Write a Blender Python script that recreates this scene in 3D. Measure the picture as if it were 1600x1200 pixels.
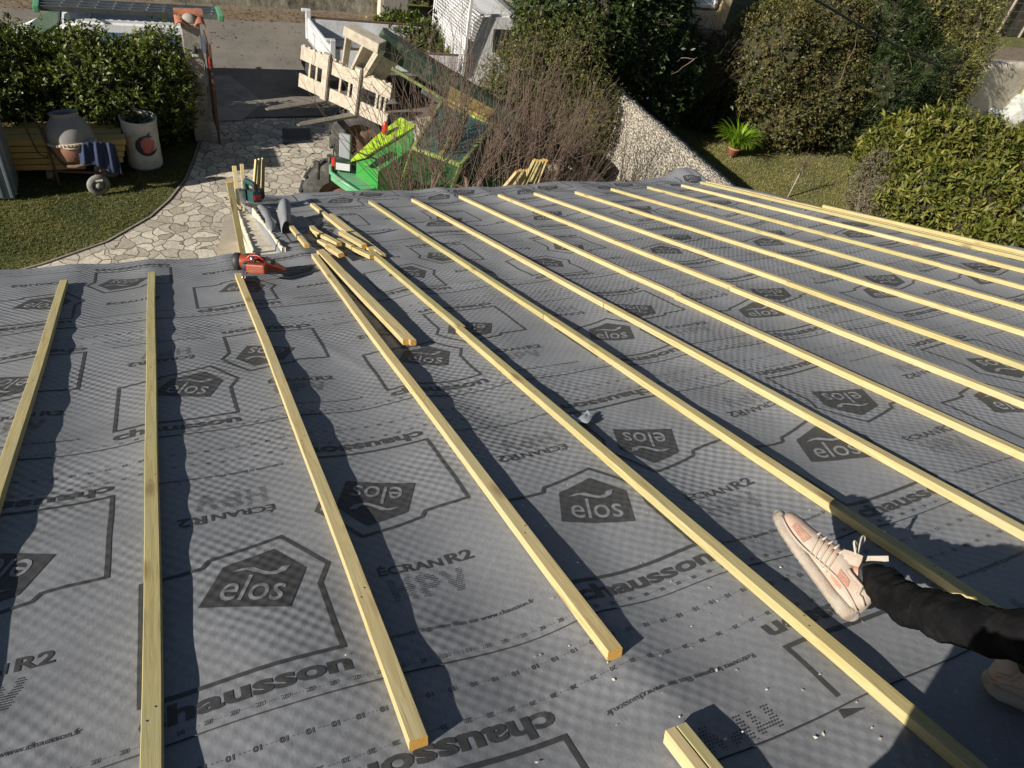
import bpy, bmesh, math, random
import numpy as np
from mathutils import Vector, Matrix, noise as mnoise
R = math.radians
random.seed(7); rng = np.random.default_rng(11)
for o in list(bpy.data.objects): bpy.data.objects.remove(o)
SC = bpy.context.scene
COL = SC.collection

# ------------------------------------------------------------------ camera
FPX = 1124.0                                   # focal length in pixels of a 1600 px wide frame
def _n(v): return v / np.linalg.norm(v)
cam_h = _n(np.array([3391 - 800, 188 - 600, FPX], float))       # world +X seen by the camera (x right, y down, z forward)
cam_d = np.array([231 - 800, 86 - 600, FPX], float); cam_d = _n(cam_d)
cam_d = _n(cam_d - cam_h * (cam_h @ cam_d))                    # downslope direction
cam_n = np.cross(cam_h, cam_d)
if cam_n[1] > 0: cam_n = -cam_n
SL = R(20)                                     # roof pitch
HC = 1.10                                      # camera height over the roof plane
wX, wY, wZ = cam_h, cam_d * math.cos(SL) + cam_n * math.sin(SL), cam_n * math.cos(SL) - cam_d * math.sin(SL)
M3 = np.array([wX, wY, wZ])                    # rows: world axes in camera coordinates ; world = M3 @ cam
cm = M3 @ np.array([[1, 0, 0], [0, -1, 0], [0, 0, -1]]).T
cam = bpy.data.cameras.new('camera'); camo = bpy.data.objects.new('camera', cam); COL.objects.link(camo)
camo.matrix_world = Matrix(cm.tolist()).to_4x4()
cam.sensor_width = 36; cam.sensor_fit = 'HORIZONTAL'; cam.lens = 36 * FPX / 1600; cam.clip_start = .02; cam.clip_end = 2000
SC.camera = camo
# ------------------------------------------------------------------ light
SUN_E, SUN_A = R(26), R(13)                    # light travels towards +X (13 degrees to +Y), downwards
w = bpy.data.worlds.new('World'); SC.world = w; w.use_nodes = True
nt = w.node_tree; sky = nt.nodes.new('ShaderNodeTexSky'); sky.sky_type = 'NISHITA'; sky.sun_disc = False
ldir = Vector((math.cos(SUN_E) * math.cos(SUN_A), math.cos(SUN_E) * math.sin(SUN_A), -math.sin(SUN_E)))
tos = -ldir
sky.sun_elevation = SUN_E; sky.sun_rotation = math.atan2(tos.x, tos.y)
sky.air_density = 1.0; sky.dust_density = .6; sky.ozone_density = 1.5
bg = nt.nodes['Background']; bg.inputs[1].default_value = .036; nt.links.new(sky.outputs[0], bg.inputs[0])
sl = bpy.data.lights.new('sun', 'SUN'); sl.energy = 5.0; sl.angle = R(.5); sl.color = (1, .93, .82)
so = bpy.data.objects.new('sun', sl); COL.objects.link(so); so.rotation_euler = ldir.to_track_quat('-Z', 'Y').to_euler()
SC.view_settings.view_transform = 'Standard'; SC.view_settings.look = 'None'; SC.view_settings.exposure = .52
SC.render.engine = 'CYCLES'
SC.cycles.max_bounces = 6; SC.cycles.diffuse_bounces = 3; SC.cycles.transparent_max_bounces = 8

# ------------------------------------------------------------------ coordinates
ZG = -6.7                                      # ground level under the camera
NR = Vector((0, math.sin(SL), math.cos(SL)))
MR = Matrix(((1, 0, 0, 0), (0, math.cos(SL), math.sin(SL), 0), (0, -math.sin(SL), math.cos(SL), 0), (0, 0, 0, 1)))
MR.translation = (0, 0, -HC / math.cos(SL))                      # roof frame: u across, v down the slope, w out of the roof
def ray(px, py):
    r = M3 @ _n(np.array([px - 800, py - 600, FPX])); return Vector(r)
def at(px, py, h=0.0):                         # point h metres above the ground
    r = ray(px, py); return r * ((ZG + h) / r.z)
def rw(px, py, w=0.0):                         # roof-frame (u, v, w)
    r = ray(px, py); p = r * (-(HC - w) / r.dot(NR)); q = MR.inverted() @ p; return Vector((q.x, q.y, w))
def aty(px, py, Y): r = ray(px, py); return r * (Y / r.y)

# ------------------------------------------------------------------ object helpers
def tag(o, label=None, cat=None, group=None, kind=None):
    for k, v in (('label', label), ('category', cat), ('group', group), ('kind', kind)):
        if v: o[k] = v
    return o
def empty(name, loc, label, cat, group=None, mw=None):
    o = bpy.data.objects.new(name, None); COL.objects.link(o); o.empty_display_size = .1
    if mw is not None: o.matrix_world = mw
    else: o.location = loc
    return tag(o, label, cat, group)
def wm(o):                                     # world matrix before the depsgraph has run
    m = o.matrix_basis.copy(); p = o.parent
    while p: m = p.matrix_basis @ m; p = p.parent
    return m
def link(name, me, mats, parent=None, mw=None, smooth=False):
    o = bpy.data.objects.new(name, me); COL.objects.link(o)
    for m in (mats if isinstance(mats, (list, tuple)) else [mats]): me.materials.append(m)
    if smooth: me.shade_smooth()
    M = mw if mw is not None else Matrix()
    if parent is not None:
        o.parent = parent; o.matrix_basis = wm(parent).inverted() @ M
    else: o.matrix_basis = M
    return o
class MB:
    """collects shapes for ONE mesh"""
    def __init__(s): s.bm = bmesh.new()
    def box(s, c, d, rot=None, bev=0, mi=0):
        m = Matrix.Translation(Vector(c))
        if rot is not None: m = m @ (rot.to_4x4() if not isinstance(rot, (int, float)) else Matrix.Rotation(rot, 4, 'Z'))
        m = m @ Matrix.Diagonal((*d, 1))
        r = bmesh.ops.create_cube(s.bm, size=1, matrix=m)
        fs = {f for v in r['verts'] for f in v.link_faces}
        for f in fs: f.material_index = mi
        if bev: bmesh.ops.bevel(s.bm, geom=list({e for v in r['verts'] for e in v.link_edges}), offset=bev, segments=2, affect='EDGES', profile=.7)
        return s
    def hexa(s, b, t, mi=0):                   # bottom ring, top ring of the same length
        n = len(b); vb = [s.bm.verts.new(Vector(p)) for p in b]; vt = [s.bm.verts.new(Vector(p)) for p in t]
        fs = [s.bm.faces.new(vb[::-1]), s.bm.faces.new(vt)]
        for i in range(n): fs.append(s.bm.faces.new((vb[i], vb[(i + 1) % n], vt[(i + 1) % n], vt[i])))
        for f in fs: f.material_index = mi
        return s
    def bar(s, a, b, wd, ht=None, up=(0, 0, 1), mi=0, bev=0):
        a, b = Vector(a), Vector(b); d = b - a; L = d.length; y = d.normalized()
        x = y.cross(Vector(up));
        if x.length < 1e-4: x = y.cross(Vector((1, 0, 0)))
        x.normalize(); z = x.cross(y)
        return s.box((a + b) / 2, (wd, L, ht or wd), Matrix((x, y, z)).transposed(), bev, mi)
    def tube(s, pts, rad, seg=8, cap=True, mi=0):
        rings = []; pts = [Vector(p) for p in pts]; n = len(pts)
        rad = rad if isinstance(rad, (list, tuple)) else [rad] * n
        ref = None
        for i, p in enumerate(pts):
            t = (pts[min(i + 1, n - 1)] - pts[max(i - 1, 0)]).normalized()
            if ref is None: ref = t.orthogonal().normalized()
            ref = (ref - t * ref.dot(t)); ref = ref.normalized() if ref.length > 1e-5 else t.orthogonal().normalized()
            b = t.cross(ref)
            rings.append([s.bm.verts.new(p + (ref * math.cos(a) + b * math.sin(a)) * rad[i]) for a in [2 * math.pi * k / seg for k in range(seg)]])
        for A, B in zip(rings, rings[1:]):
            for k in range(seg):
                f = s.bm.faces.new((A[k], A[(k + 1) % seg], B[(k + 1) % seg], B[k])); f.material_index = mi; f.smooth = True
        if cap:
            for rr, fl in ((rings[0], 1), (rings[-1], 0)):
                f = s.bm.faces.new(rr[::-1] if fl else rr); f.material_index = mi
        return s
    def lathe(s, c, prof, seg=28, axis=(0, 0, 1), mi=0, smooth=True):   # prof: (radius, height) along axis
        c = Vector(c); ax = Vector(axis).normalized(); e1 = ax.orthogonal().normalized(); e2 = ax.cross(e1); rings = []
        for r, h in prof:
            if r < 1e-5: rings.append([s.bm.verts.new(c + ax * h)])
            else: rings.append([s.bm.verts.new(c + ax * h + (e1 * math.cos(a) + e2 * math.sin(a)) * r) for a in [2 * math.pi * k / seg for k in range(seg)]])
        for A, B in zip(rings, rings[1:]):
            for k in range(seg):
                if len(A) == 1 and len(B) == 1: continue
                if len(A) == 1: vs = (A[0], B[(k + 1) % seg], B[k])
                elif len(B) == 1: vs = (A[k], A[(k + 1) % seg], B[0])
                else: vs = (A[k], A[(k + 1) % seg], B[(k + 1) % seg], B[k])
                f = s.bm.faces.new(vs); f.material_index = mi; f.smooth = smooth
        return s
    def poly(s, pts, mi=0):
        f = s.bm.faces.new([s.bm.verts.new(Vector(p)) for p in pts]); f.material_index = mi; return s
    def build(s, name, mats, parent=None, mw=None, smooth=False, recalc=True):
        if recalc: bmesh.ops.recalc_face_normals(s.bm, faces=s.bm.faces)
        me = bpy.data.meshes.new(name); s.bm.to_mesh(me); s.bm.free()
        return link(name, me, mats, parent, mw, smooth)
def npmesh(name, V, F, mats, parent=None, mw=None, smooth=False, k=4):
    V = np.asarray(V, np.float32); F = np.asarray(F, np.int32)
    me = bpy.data.meshes.new(name); me.vertices.add(len(V)); me.vertices.foreach_set('co', V.ravel())
    me.loops.add(F.size); me.loops.foreach_set('vertex_index', F.ravel())
    me.polygons.add(len(F)); me.polygons.foreach_set('loop_start', np.arange(len(F), dtype=np.int32) * k)
    me.update(calc_edges=True); me.validate()
    return link(name, me, mats, parent, mw, smooth)

# ------------------------------------------------------------------ materials
def newmat(name):
    m = bpy.data.materials.new(name); m.use_nodes = True; n = m.node_tree
    return m, n, n.nodes['Principled BSDF'], n.nodes.new, n.links.new
def ramp(N, L, fac, stops):
    r = N('ShaderNodeValToRGB'); e = r.color_ramp.elements
    while len(e) < len(stops): e.new(.5)
    for i, (p, c) in enumerate(stops): e[i].position = p; e[i].color = (*c, 1)
    L(fac, r.inputs[0]); return r.outputs[0]
def mixc(N, L, fac, a, b, mode='MIX'):
    x = N('ShaderNodeMix'); x.data_type = 'RGBA'; x.blend_type = mode
    for i, v in ((0, fac), (6, a), (7, b)):
        if isinstance(v, (int, float)): x.inputs[i].default_value = v
        elif isinstance(v, tuple): x.inputs[i].default_value = (*v, 1)
        else: L(v, x.inputs[i])
    return x.outputs[2]
def noise_n(N, L, scale, detail=4, vec=None, rough=.55, dist=0):
    t = N('ShaderNodeTexNoise'); t.inputs['Scale'].default_value = scale; t.inputs['Detail'].default_value = detail
    t.inputs['Roughness'].default_value = rough; t.inputs['Distortion'].default_value = dist
    if vec is not None: L(vec, t.inputs['Vector'])
    return t.outputs['Fac']
def objvec(N, L, scale=(1, 1, 1), rot=(0, 0, 0)):
    tc = N('ShaderNodeTexCoord'); mp = N('ShaderNodeMapping'); mp.inputs['Scale'].default_value = scale; mp.inputs['Rotation'].default_value = rot
    L(tc.outputs['Object'], mp.inputs['Vector']); return mp.outputs[0]
def math_n(N, L, op, a, b=None, c=None):
    x = N('ShaderNodeMath'); x.operation = op
    for i, v in enumerate((a, b, c)):
        if v is None: continue
        if isinstance(v, (int, float)): x.inputs[i].default_value = v
        else: L(v, x.inputs[i])
    return x.outputs[0]
def bump(N, L, B, h, strength, dist=.01):
    b = N('ShaderNodeBump'); b.inputs['Strength'].default_value = strength; b.inputs['Distance'].default_value = dist
    L(h, b.inputs['Height']); L(b.outputs[0], B.inputs['Normal']); return b
def mat(name, c, c2=None, sc=8, rough=.6, metal=0, bmp=0, bsc=None, dirt=None, dsc=3, spec=.5, coat=0, bd=.01):
    m, n, B, N, L = newmat(name); v = objvec(N, L)
    f = noise_n(N, L, sc, 6, v); col = ramp(N, L, f, [(.3, c), (.7, c2 or tuple(x * .8 for x in c))])
    if dirt:
        d = noise_n(N, L, dsc, 8, v, .7); dd = N('ShaderNodeMapRange'); dd.inputs[1].default_value = .5; dd.inputs[2].default_value = .72; L(d, dd.inputs[0])
        col = mixc(N, L, dd.outputs[0], col, dirt)
    L(col, B.inputs['Base Color']); B.inputs['Roughness'].default_value = rough; B.inputs['Metallic'].default_value = metal
    B.inputs['Specular IOR Level'].default_value = spec; B.inputs['Coat Weight'].default_value = coat
    if bmp: bump(N, L, B, noise_n(N, L, bsc or sc * 4, 6, v), bmp, bd)
    return m

def wood_mat(name, ca, cb, cdark, green=(.46, .44, .22), hue=.12):
    m, n, B, N, L = newmat(name)
    oi = N('ShaderNodeObjectInfo'); tc = N('ShaderNodeTexCoord')
    off = N('ShaderNodeVectorMath'); off.operation = 'SCALE'; off.inputs[0].default_value = (13, 7, 5); L(oi.outputs['Random'], off.inputs['Scale'])
    ad = N('ShaderNodeVectorMath'); ad.operation = 'ADD'; L(tc.outputs['Object'], ad.inputs[0]); L(off.outputs[0], ad.inputs[1])
    mp = N('ShaderNodeMapping'); mp.inputs['Scale'].default_value = (1, .045, 1); L(ad.outputs[0], mp.inputs[0])
    g = noise_n(N, L, 90, 7, mp.outputs[0], .72, 1.6)
    mp2 = N('ShaderNodeMapping'); mp2.inputs['Scale'].default_value = (1, .25, 1); L(ad.outputs[0], mp2.inputs[0])
    g2 = noise_n(N, L, 9, 3, mp2.outputs[0])
    col = ramp(N, L, g, [(.30, tuple(x * .72 for x in cb)), (.42, cb), (.60, ca)])
    gr = N('ShaderNodeMapRange'); gr.inputs[1].default_value = .45; gr.inputs[2].default_value = .7; L(g2, gr.inputs[0])
    col = mixc(N, L, math_n(N, L, 'MULTIPLY', gr.outputs[0], .5), col, green)
    # knots
    mp3 = N('ShaderNodeMapping'); mp3.inputs['Scale'].default_value = (9, 2.6, 9); L(ad.outputs[0], mp3.inputs[0])
    vo = N('ShaderNodeTexVoronoi'); vo.inputs['Scale'].default_value = 1.3; L(mp3.outputs[0], vo.inputs['Vector'])
    kn = N('ShaderNodeMapRange'); kn.inputs[1].default_value = .20; kn.inputs[2].default_value = .07; L(vo.outputs['Distance'], kn.inputs[0])
    col = mixc(N, L, math_n(N, L, 'MULTIPLY', kn.outputs[0], .6), col, cdark)
    hs = N('ShaderNodeHueSaturation'); L(col, hs.inputs['Color'])
    L(math_n(N, L, 'MULTIPLY_ADD', oi.outputs['Random'], .34, .76), hs.inputs['Value'])
    L(math_n(N, L, 'MULTIPLY_ADD', oi.outputs['Random'], -.03, .512), hs.inputs['Hue'])
    L(hs.outputs[0], B.inputs['Base Color']); B.inputs['Roughness'].default_value = .72; B.inputs['Specular IOR Level'].default_value = .3
    bump(N, L, B, g, .35, .002); return m
M_wood = wood_mat('treated_pine', (.60, .51, .265), (.49, .39, .17), (.20, .11, .055), green=(.44, .42, .25))
M_end = mat('end_grain', (.62, .36, .08), (.45, .24, .05), 160, .85, bmp=.5, bsc=300, bd=.002)
M_oldwood = mat('weathered_plank', (.34, .30, .24), (.22, .19, .15), 20, .9, bmp=.3)
M_board = mat('pale_board', (.70, .64, .51), (.56, .5, .39), 12, .85, bmp=.4, bsc=30, dirt=(.35, .3, .22), dsc=6)
M_nail = mat('nail_steel', (.12, .11, .10), (.2, .19, .18), 50, .5, metal=.8)

def membrane_mat(name, base, base2):
    m, n, B, N, L = newmat(name); v = objvec(N, L)
    sp = N('ShaderNodeSeparateXYZ'); L(v, sp.inputs[0]); u, vv = sp.outputs[0], sp.outputs[1]
    wob = noise_n(N, L, 5, 2, v)
    wu = math_n(N, L, 'MULTIPLY_ADD', wob, .03, u)
    a = math_n(N, L, 'SINE', math_n(N, L, 'MULTIPLY', wu, 2 * math.pi / .036))
    b = math_n(N, L, 'SINE', math_n(N, L, 'MULTIPLY', math_n(N, L, 'MULTIPLY_ADD', noise_n(N, L, 4, 2, v), .03, vv), 2 * math.pi / .042))
    q = math_n(N, L, 'MULTIPLY', a, b)
    amp = N('ShaderNodeMapRange'); amp.inputs[1].default_value = .4; amp.inputs[2].default_value = .62; amp.inputs[3].default_value = .25; amp.inputs[4].default_value = 1
    L(noise_n(N, L, 1.6, 2, v), amp.inputs[0])
    # the embossing is flatter close to the ridge
    fv = N('ShaderNodeMapRange'); fv.inputs[1].default_value = .3; fv.inputs[2].default_value = 1.5; fv.inputs[3].default_value = .35; fv.inputs[4].default_value = 1; L(vv, fv.inputs[0])
    q = math_n(N, L, 'MULTIPLY', math_n(N, L, 'MULTIPLY', q, amp.outputs[0]), fv.outputs[0])
    mp = N('ShaderNodeMapping'); mp.inputs['Scale'].default_value = (1, .35, 1); L(v, mp.inputs[0])
    fib = noise_n(N, L, 240, 5, mp.outputs[0], .7); big = noise_n(N, L, 2.3, 5, v, .6, .5)
    col = ramp(N, L, fib, [(.25, base2), (.75, base)])
    col = mixc(N, L, math_n(N, L, 'MULTIPLY_ADD', q, .20, .5), tuple(x * .66 for x in base), tuple(min(1, x * 1.4) for x in base)) if False else col
    qa = math_n(N, L, 'MULTIPLY_ADD', q, .12, 1.0); ba = math_n(N, L, 'MULTIPLY_ADD', big, .75, .63)  # dimple shade of the embossing is also put into the colour
    hs = N('ShaderNodeHueSaturation'); L(col, hs.inputs['Color']); L(math_n(N, L, 'MULTIPLY', qa, ba), hs.inputs['Value'])
    # pale dust and scuffs
    dn = noise_n(N, L, 7, 10, v, .75); dr = N('ShaderNodeMapRange'); dr.inputs[1].default_value = .6; dr.inputs[2].default_value = .8; L(dn, dr.inputs[0])
    cc = mixc(N, L, math_n(N, L, 'MULTIPLY', dr.outputs[0], .35), hs.outputs[0], (.38, .37, .35))
    L(cc, B.inputs['Base Color']); B.inputs['Roughness'].default_value = .62; B.inputs['Specular IOR Level'].default_value = .35
    b1 = N('ShaderNodeBump'); b1.inputs['Strength'].default_value = .40; b1.inputs['Distance'].default_value = .004; L(q, b1.inputs['Height'])
    b2 = N('ShaderNodeBump'); b2.inputs['Strength'].default_value = .25; b2.inputs['Distance'].default_value = .001; L(fib, b2.inputs['Height']); L(b1.outputs[0], b2.inputs['Normal'])
    L(b2.outputs[0], B.inputs['Normal']); return m
M_mem = membrane_mat('grey_membrane', (.258, .266, .284), (.165, .172, .187))
M_ink = membrane_mat('black_ink', (.064, .065, .067), (.044, .045, .046))
M_memlight = membrane_mat('unprinted_membrane', (.25, .255, .27), (.17, .175, .19))

def leaf_mat(name, cols, rough=.35, trans=.15, spec=.35):
    rough = max(rough, .42)
    m, n, B, N, L = newmat(name); g = N('ShaderNodeNewGeometry'); v = objvec(N, L)
    st = [(i / (len(cols) - 1) if len(cols) > 1 else 0, c) for i, c in enumerate(cols)]
    rnd = g.outputs['Random Per Island']; big = noise_n(N, L, 1.7, 3, v)
    f = math_n(N, L, 'ADD', math_n(N, L, 'MULTIPLY', rnd, .6), math_n(N, L, 'MULTIPLY_ADD', big, 1.1, -.35))
    col = ramp(N, L, f, st); L(col, B.inputs['Base Color']); B.inputs['Roughness'].default_value = rough
    B.inputs['Specular IOR Level'].default_value = spec
    tr = N('ShaderNodeBsdfTranslucent'); L(mixc(N, L, .5, col, (.25, .32, .02)), tr.inputs[0])
    mx = N('ShaderNodeMixShader'); mx.inputs[0].default_value = trans
    L(B.outputs[0], mx.inputs[1]); L(tr.outputs[0], mx.inputs[2]); L(mx.outputs[0], n.nodes['Material Output'].inputs[0]); return m

# ================================================================== THE ROOF
RU = [-2.20, -1.78, -1.36, -.95, -.545, -.156, .266, .718, 1.095, 1.544, 1.915, 2.368, 2.757, 3.142, 3.58, 4.02, 4.443, 4.862, 5.25, 5.62, 6.0]
V_LEFT, U_STEP, V_FAR, U_END = 4.27, .58, 6.36, 5.56
_r = np.random.default_rng(5)
_ph = _r.uniform(0, 6.28, (6, 8)); _fr = _r.uniform(.6, 1.6, (6, 8)); _an = _r.uniform(0, 6.28, (6, 8))
def snoise(u, v, f, k):                        # smooth sum-of-sines noise, about -1..1
    s = 0
    for i in range(5):
        a = _an[k, i]; s = s + np.sin((u * np.cos(a) + v * np.sin(a)) * f * _fr[k, i] + _ph[k, i])
    return s / 3
def mem_w(u, v):
    u = np.asarray(u, float); v = np.asarray(v, float); ru = np.array(RU)
    i = np.clip(np.searchsorted(ru, u) - 1, 0, len(ru) - 2); a, b = ru[i], ru[i + 1]
    t = np.clip((np.minimum(u - a, b - u) - .022) / ((b - a) / 2 - .022), 0, 1); s = np.sin(t * np.pi / 2)
    seed = i * 3.7
    A = .011 + .006 * snoise(seed, v, 1.1, 0)
    near = np.exp(-((np.minimum(u - a, b - u) - .1) / .09) ** 2)
    w = -A * s + s * .0035 * snoise(u * .5, v, 9, 1) + near * .003 * snoise(seed, v, 26, 2) + s * .0075 * snoise(u, v * .9, 5, 3)
    w = w + .008 * snoise(u, v, 2.2, 4) * s
    cr = snoise(u * .8 + v * .5, v * .3, 3.1, 5) ; w = w + s * .006 * np.exp(-(cr / .07) ** 2) * np.clip(snoise(u, v, 1.7, 2), 0, 1)
    w = w + .0022 * ((((v / 1.1 - .60) / 1.12) % 1.0) < .012) * s
    # turned up / buckled margins
    e = np.clip((v - 5.9) / .5, 0, 1); w = w + e * (.012 + .012 * snoise(u, v * 0, 5, 5)) + .10 * np.exp(-((u - 5.35) / .22) ** 2 - ((v - 6.4) / .22) ** 2)
    r = np.clip((u - 5.33) / .2, 0, 1); w = w + (np.sin(r * 3.14) * .03 * (1 + .5 * snoise(u, v, 5, 3)) - r * r * .05)
    c = np.exp(-((u - .63) / .05) ** 2) * np.clip((v - 4.5) / .5, 0, 1) * np.clip((6.2 - v) / .3, 0, 1); w = w + .015 * c
    return w
house = empty('house_roof', None, 'grey membrane covered roof slope with its eave and notch above the garden', 'roof', mw=MR.copy())
def grid(u0, u1, v0, v1, st, uf=None, vf=None):
    nu, nv = int((u1 - u0) / st) + 1, int((v1 - v0) / st) + 1
    U, V = np.meshgrid(np.linspace(u0, u1, nu), np.linspace(v0, v1, nv))
    if vf is not None: V = v0 + (V - v0) * (vf(U) - v0) / (v1 - v0)
    if uf is not None: U = u0 + (U - u0) * (uf(V) - u0) / (u1 - u0)
    P = np.stack([U, V, mem_w(U, V)], -1).reshape(-1, 3); ix = np.arange(nu * nv).reshape(nv, nu)
    F = np.stack([ix[:-1, :-1], ix[:-1, 1:], ix[1:, 1:], ix[1:, :-1]], -1).reshape(-1, 4)
    return P, F
gA = grid(-2.4, U_STEP, -1.2, V_LEFT, .018, vf=lambda U: V_LEFT + .02 * snoise(U, 0, 4, 1))
gB = grid(U_STEP, U_END, -1.2, V_FAR, .018, vf=lambda U: V_FAR + .035 * snoise(U, 0, 2.5, 2) + .12 * np.clip(U - 4.2, 0, 1), uf=lambda V: U_END + .03 * snoise(0, V, 3, 3))
membrane = npmesh('membrane', np.concatenate([gA[0], gB[0]]), np.concatenate([gA[1], gB[1] + len(gA[0])]), M_mem, house, MR, smooth=True)
# a turned-down lip closes the sheet's outer edges
lv, lf = [], []
def lip(pts, down):
    b = len(lv)
    for p in pts:
        lv.append(p); lv.append((p[0] + down[0], p[1] + down[1], p[2] + down[2]))
    for i in range(len(pts) - 1): lf.append((b + 2 * i, b + 2 * i + 1, b + 2 * i + 3, b + 2 * i + 2))
nA = int((U_STEP + 2.4) / .018) + 1; nB = int((U_END - U_STEP) / .018) + 1
lip(gA[0][-nA:].tolist(), (0, .02, -.12)); lip(gB[0][-nB:].tolist(), (0, .03, -.14)); lip(gB[0][nB - 1::nB].tolist(), (.03, 0, -.14)); lip(gB[0][::nB][230:].tolist(), (-.01, 0, -.07))
npmesh('edge_lip', lv, lf, M_mem, membrane, MR, smooth=True)
dk = MB(); dk.box((-.92, 1.5, -.09), (2.9, 5.4, .1)); dk.box((3.05, 2.55, -.09), (4.85, 7.45, .1)); dk.build('roof_deck', M_oldwood, house, MR)

# --- printing
def text2d(body, width, bold=0.0, height=None, shear=0):
    cu = bpy.data.curves.new('t', 'FONT'); cu.body = body; cu.size = 1; cu.offset = bold; cu.resolution_u = 3; cu.shear = shear
    o = bpy.data.objects.new('t', cu); COL.objects.link(o); dg = bpy.context.evaluated_depsgraph_get(); me = o.evaluated_get(dg).to_mesh()
    V = np.array([v.co[:2] for v in me.vertices]); F = [list(p.vertices) for p in me.polygons]
    o.evaluated_get(dg).to_mesh_clear(); bpy.data.objects.remove(o); bpy.data.curves.remove(cu)
    lo, hi = V.min(0), V.max(0); V = V - lo; sx = width / (hi[0] - lo[0]); sy = (height / (hi[1] - lo[1])) if height else sx
    return V * [sx, sy], F
class Print2D:
    def __init__(s): s.V, s.F, s.mi, s.z = [], [], [], []
    def add(s, V, F, off=(0, 0), rot=0, mi=0, z=.0011):
        V = np.asarray(V, float); c, t = math.cos(rot), math.sin(rot); b = len(s.V)
        for x, y in V: s.V.append((off[0] + x * c - y * t, off[1] + x * t + y * c)); s.z.append(z)
        for f in F: s.F.append([b + i for i in f]); s.mi.append(mi)
    def stroke(s, pts, wd):                     # closed mitred outline
        P = [Vector((*p, 0)).xy for p in pts]; n = len(P); I, O = [], []
        for i in range(n):
            d1 = (P[i] - P[i - 1]).normalized(); d2 = (P[(i + 1) % n] - P[i]).normalized(); n1 = Vector((-d1.y, d1.x)); n2 = Vector((-d2.y, d2.x))
            m = (n1 + n2).normalized(); k = wd / 2 / max(.35, m.dot(n1)); I.append(P[i] + m * k); O.append(P[i] - m * k)
        s.add([tuple(p) for p in I + O], [[i, (i + 1) % n, n + (i + 1) % n, n + i] for i in range(n)])
    def cut(s, step=.03):
        bm = bmesh.new(); vs = [bm.verts.new((x, y, z)) for (x, y), z in zip(s.V, s.z)]
        for f, m in zip(s.F, s.mi):
            try: bm.faces.new([vs[i] for i in f]).material_index = m
            except ValueError: pass
        lo = np.min(s.V, 0); hi = np.max(s.V, 0)
        for ax in (0, 1):
            x = lo[ax] + step
            while x < hi[ax]:
                co = [0, 0, 0]; co[ax] = x; no = [0, 0, 0]; no[ax] = 1
                bmesh.ops.bisect_plane(bm, geom=bm.verts[:] + bm.edges[:] + bm.faces[:], plane_co=co, plane_no=no, dist=1e-6); x += step
        bmesh.ops.triangulate(bm, faces=bm.faces); bm.verts.index_update()
        V = np.array([v.co[:] for v in bm.verts]); F = np.array([[v.index for v in f.verts] for f in bm.faces]); m = np.array([f.material_index for f in bm.faces])
        bm.free(); return V, F, m
U_ = 1.10                                       # metres per pattern unit
house_outline = [(0, 0), (.224, 0), (.341, .004), (.339, .066), (.337, .20), (.366, .262), (.287, .402), (.131, .364), (.117, .343), (.075, .338), (0, .336)]
st = Print2D(); st.stroke([(x * U_, y * U_) for x, y in house_outline], .0105 * U_)
pent = [(.102, .215), (.268, .144), (.320, .264), (.266, .360), (.158, .332)]
st.add([(x * U_, y * U_) for x, y in pent], [[0, 1, 2, 3, 4]])
lv_, lf_ = text2d('elos', .128 * U_, .004, .083 * U_); st.add(lv_, lf_, (.136 * U_, .221 * U_), R(-23), 1, .0021)
sw = [(0, .0), (.02, .014), (.045, .018), (.07, .006), (.085, .002), (.10, .008), (.106, .022), (.125, .028), (.118, .006), (.10, -.006), (.08, -.008), (.055, .0), (.03, .008)]
st.add([(x * U_ * .95, y * U_) for x, y in sw], [[0, 1, 12], [1, 2, 11, 12], [2, 3, 10, 11], [3, 4, 9, 10], [4, 5, 8, 9], [5, 6, 7, 8]], (.172 * U_, .306 * U_), R(-23), 1, .0021)
cv_, cf_ = text2d('chausson', .348 * U_, .035, .047 * U_); st.add(cv_, cf_, (-.003 * U_, -.062 * U_))
STAMP = st.cut()
ec = Print2D(); a_ = text2d('ÉCRAN', .145 * U_, .02, .036 * U_); ec.add(*a_, (0, 0)); a_ = text2d('R2', .063 * U_, .03, .036 * U_); ec.add(*a_, (.156 * U_, 0)); ECRAN = ec.cut()
rt = Print2D(); rt.add(*text2d('Retrouvez la gamme Elos sur www.chausson.fr', .325 * U_, .008)); RETR = rt.cut()
def numrow(t):
    p = Print2D(); a = text2d(t, .0125 * U_, .01)
    for i in range(10):
        p.add(*a, (i * .0409 * U_, 0))
        for k in (.0175, .0245, .0315): p.add([(0, 0), (.0018, 0), (.0018, .0018), (0, .0018)], [[0, 1, 2, 3]], ((i * .0409 + k) * U_, .004 * U_))
    return p.cut(.05)
N20, N10 = numrow('20'), numrow('10')
hp = Print2D(); pit = .0062
def inH(x, y): return x < .013 or .035 < x < .048 or (.026 < y < .04)
def inP(x, y): return x < .013 or (y > .024 and ((x - .022) ** 2 / .024 ** 2 + (y - .045) ** 2 / .024 ** 2 < 1) and not ((x - .02) ** 2 + (y - .045) ** 2 < .009 ** 2))
def inV(x, y): return abs(abs(x - .026) - y * .30) < .008
for fn, ox in ((inH, 0), (inP, .062), (inV, .116)):
    for i in range(9):
        for j in range(12):
            x, y = i * pit + (j % 2) * pit / 2, j * pit
            if x < .052 and fn(x, y):
                r_ = .0019 * U_; hp.add([(r_ * math.cos(k * 1.047), r_ * math.sin(k * 1.047)) for k in range(6)], [[0, 1, 2, 3, 4, 5]], ((ox + x) * U_, y * U_))
HPV = hp.cut(.05)
inkV, inkF, inkM = [], [], []; ink_n = 0
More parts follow.
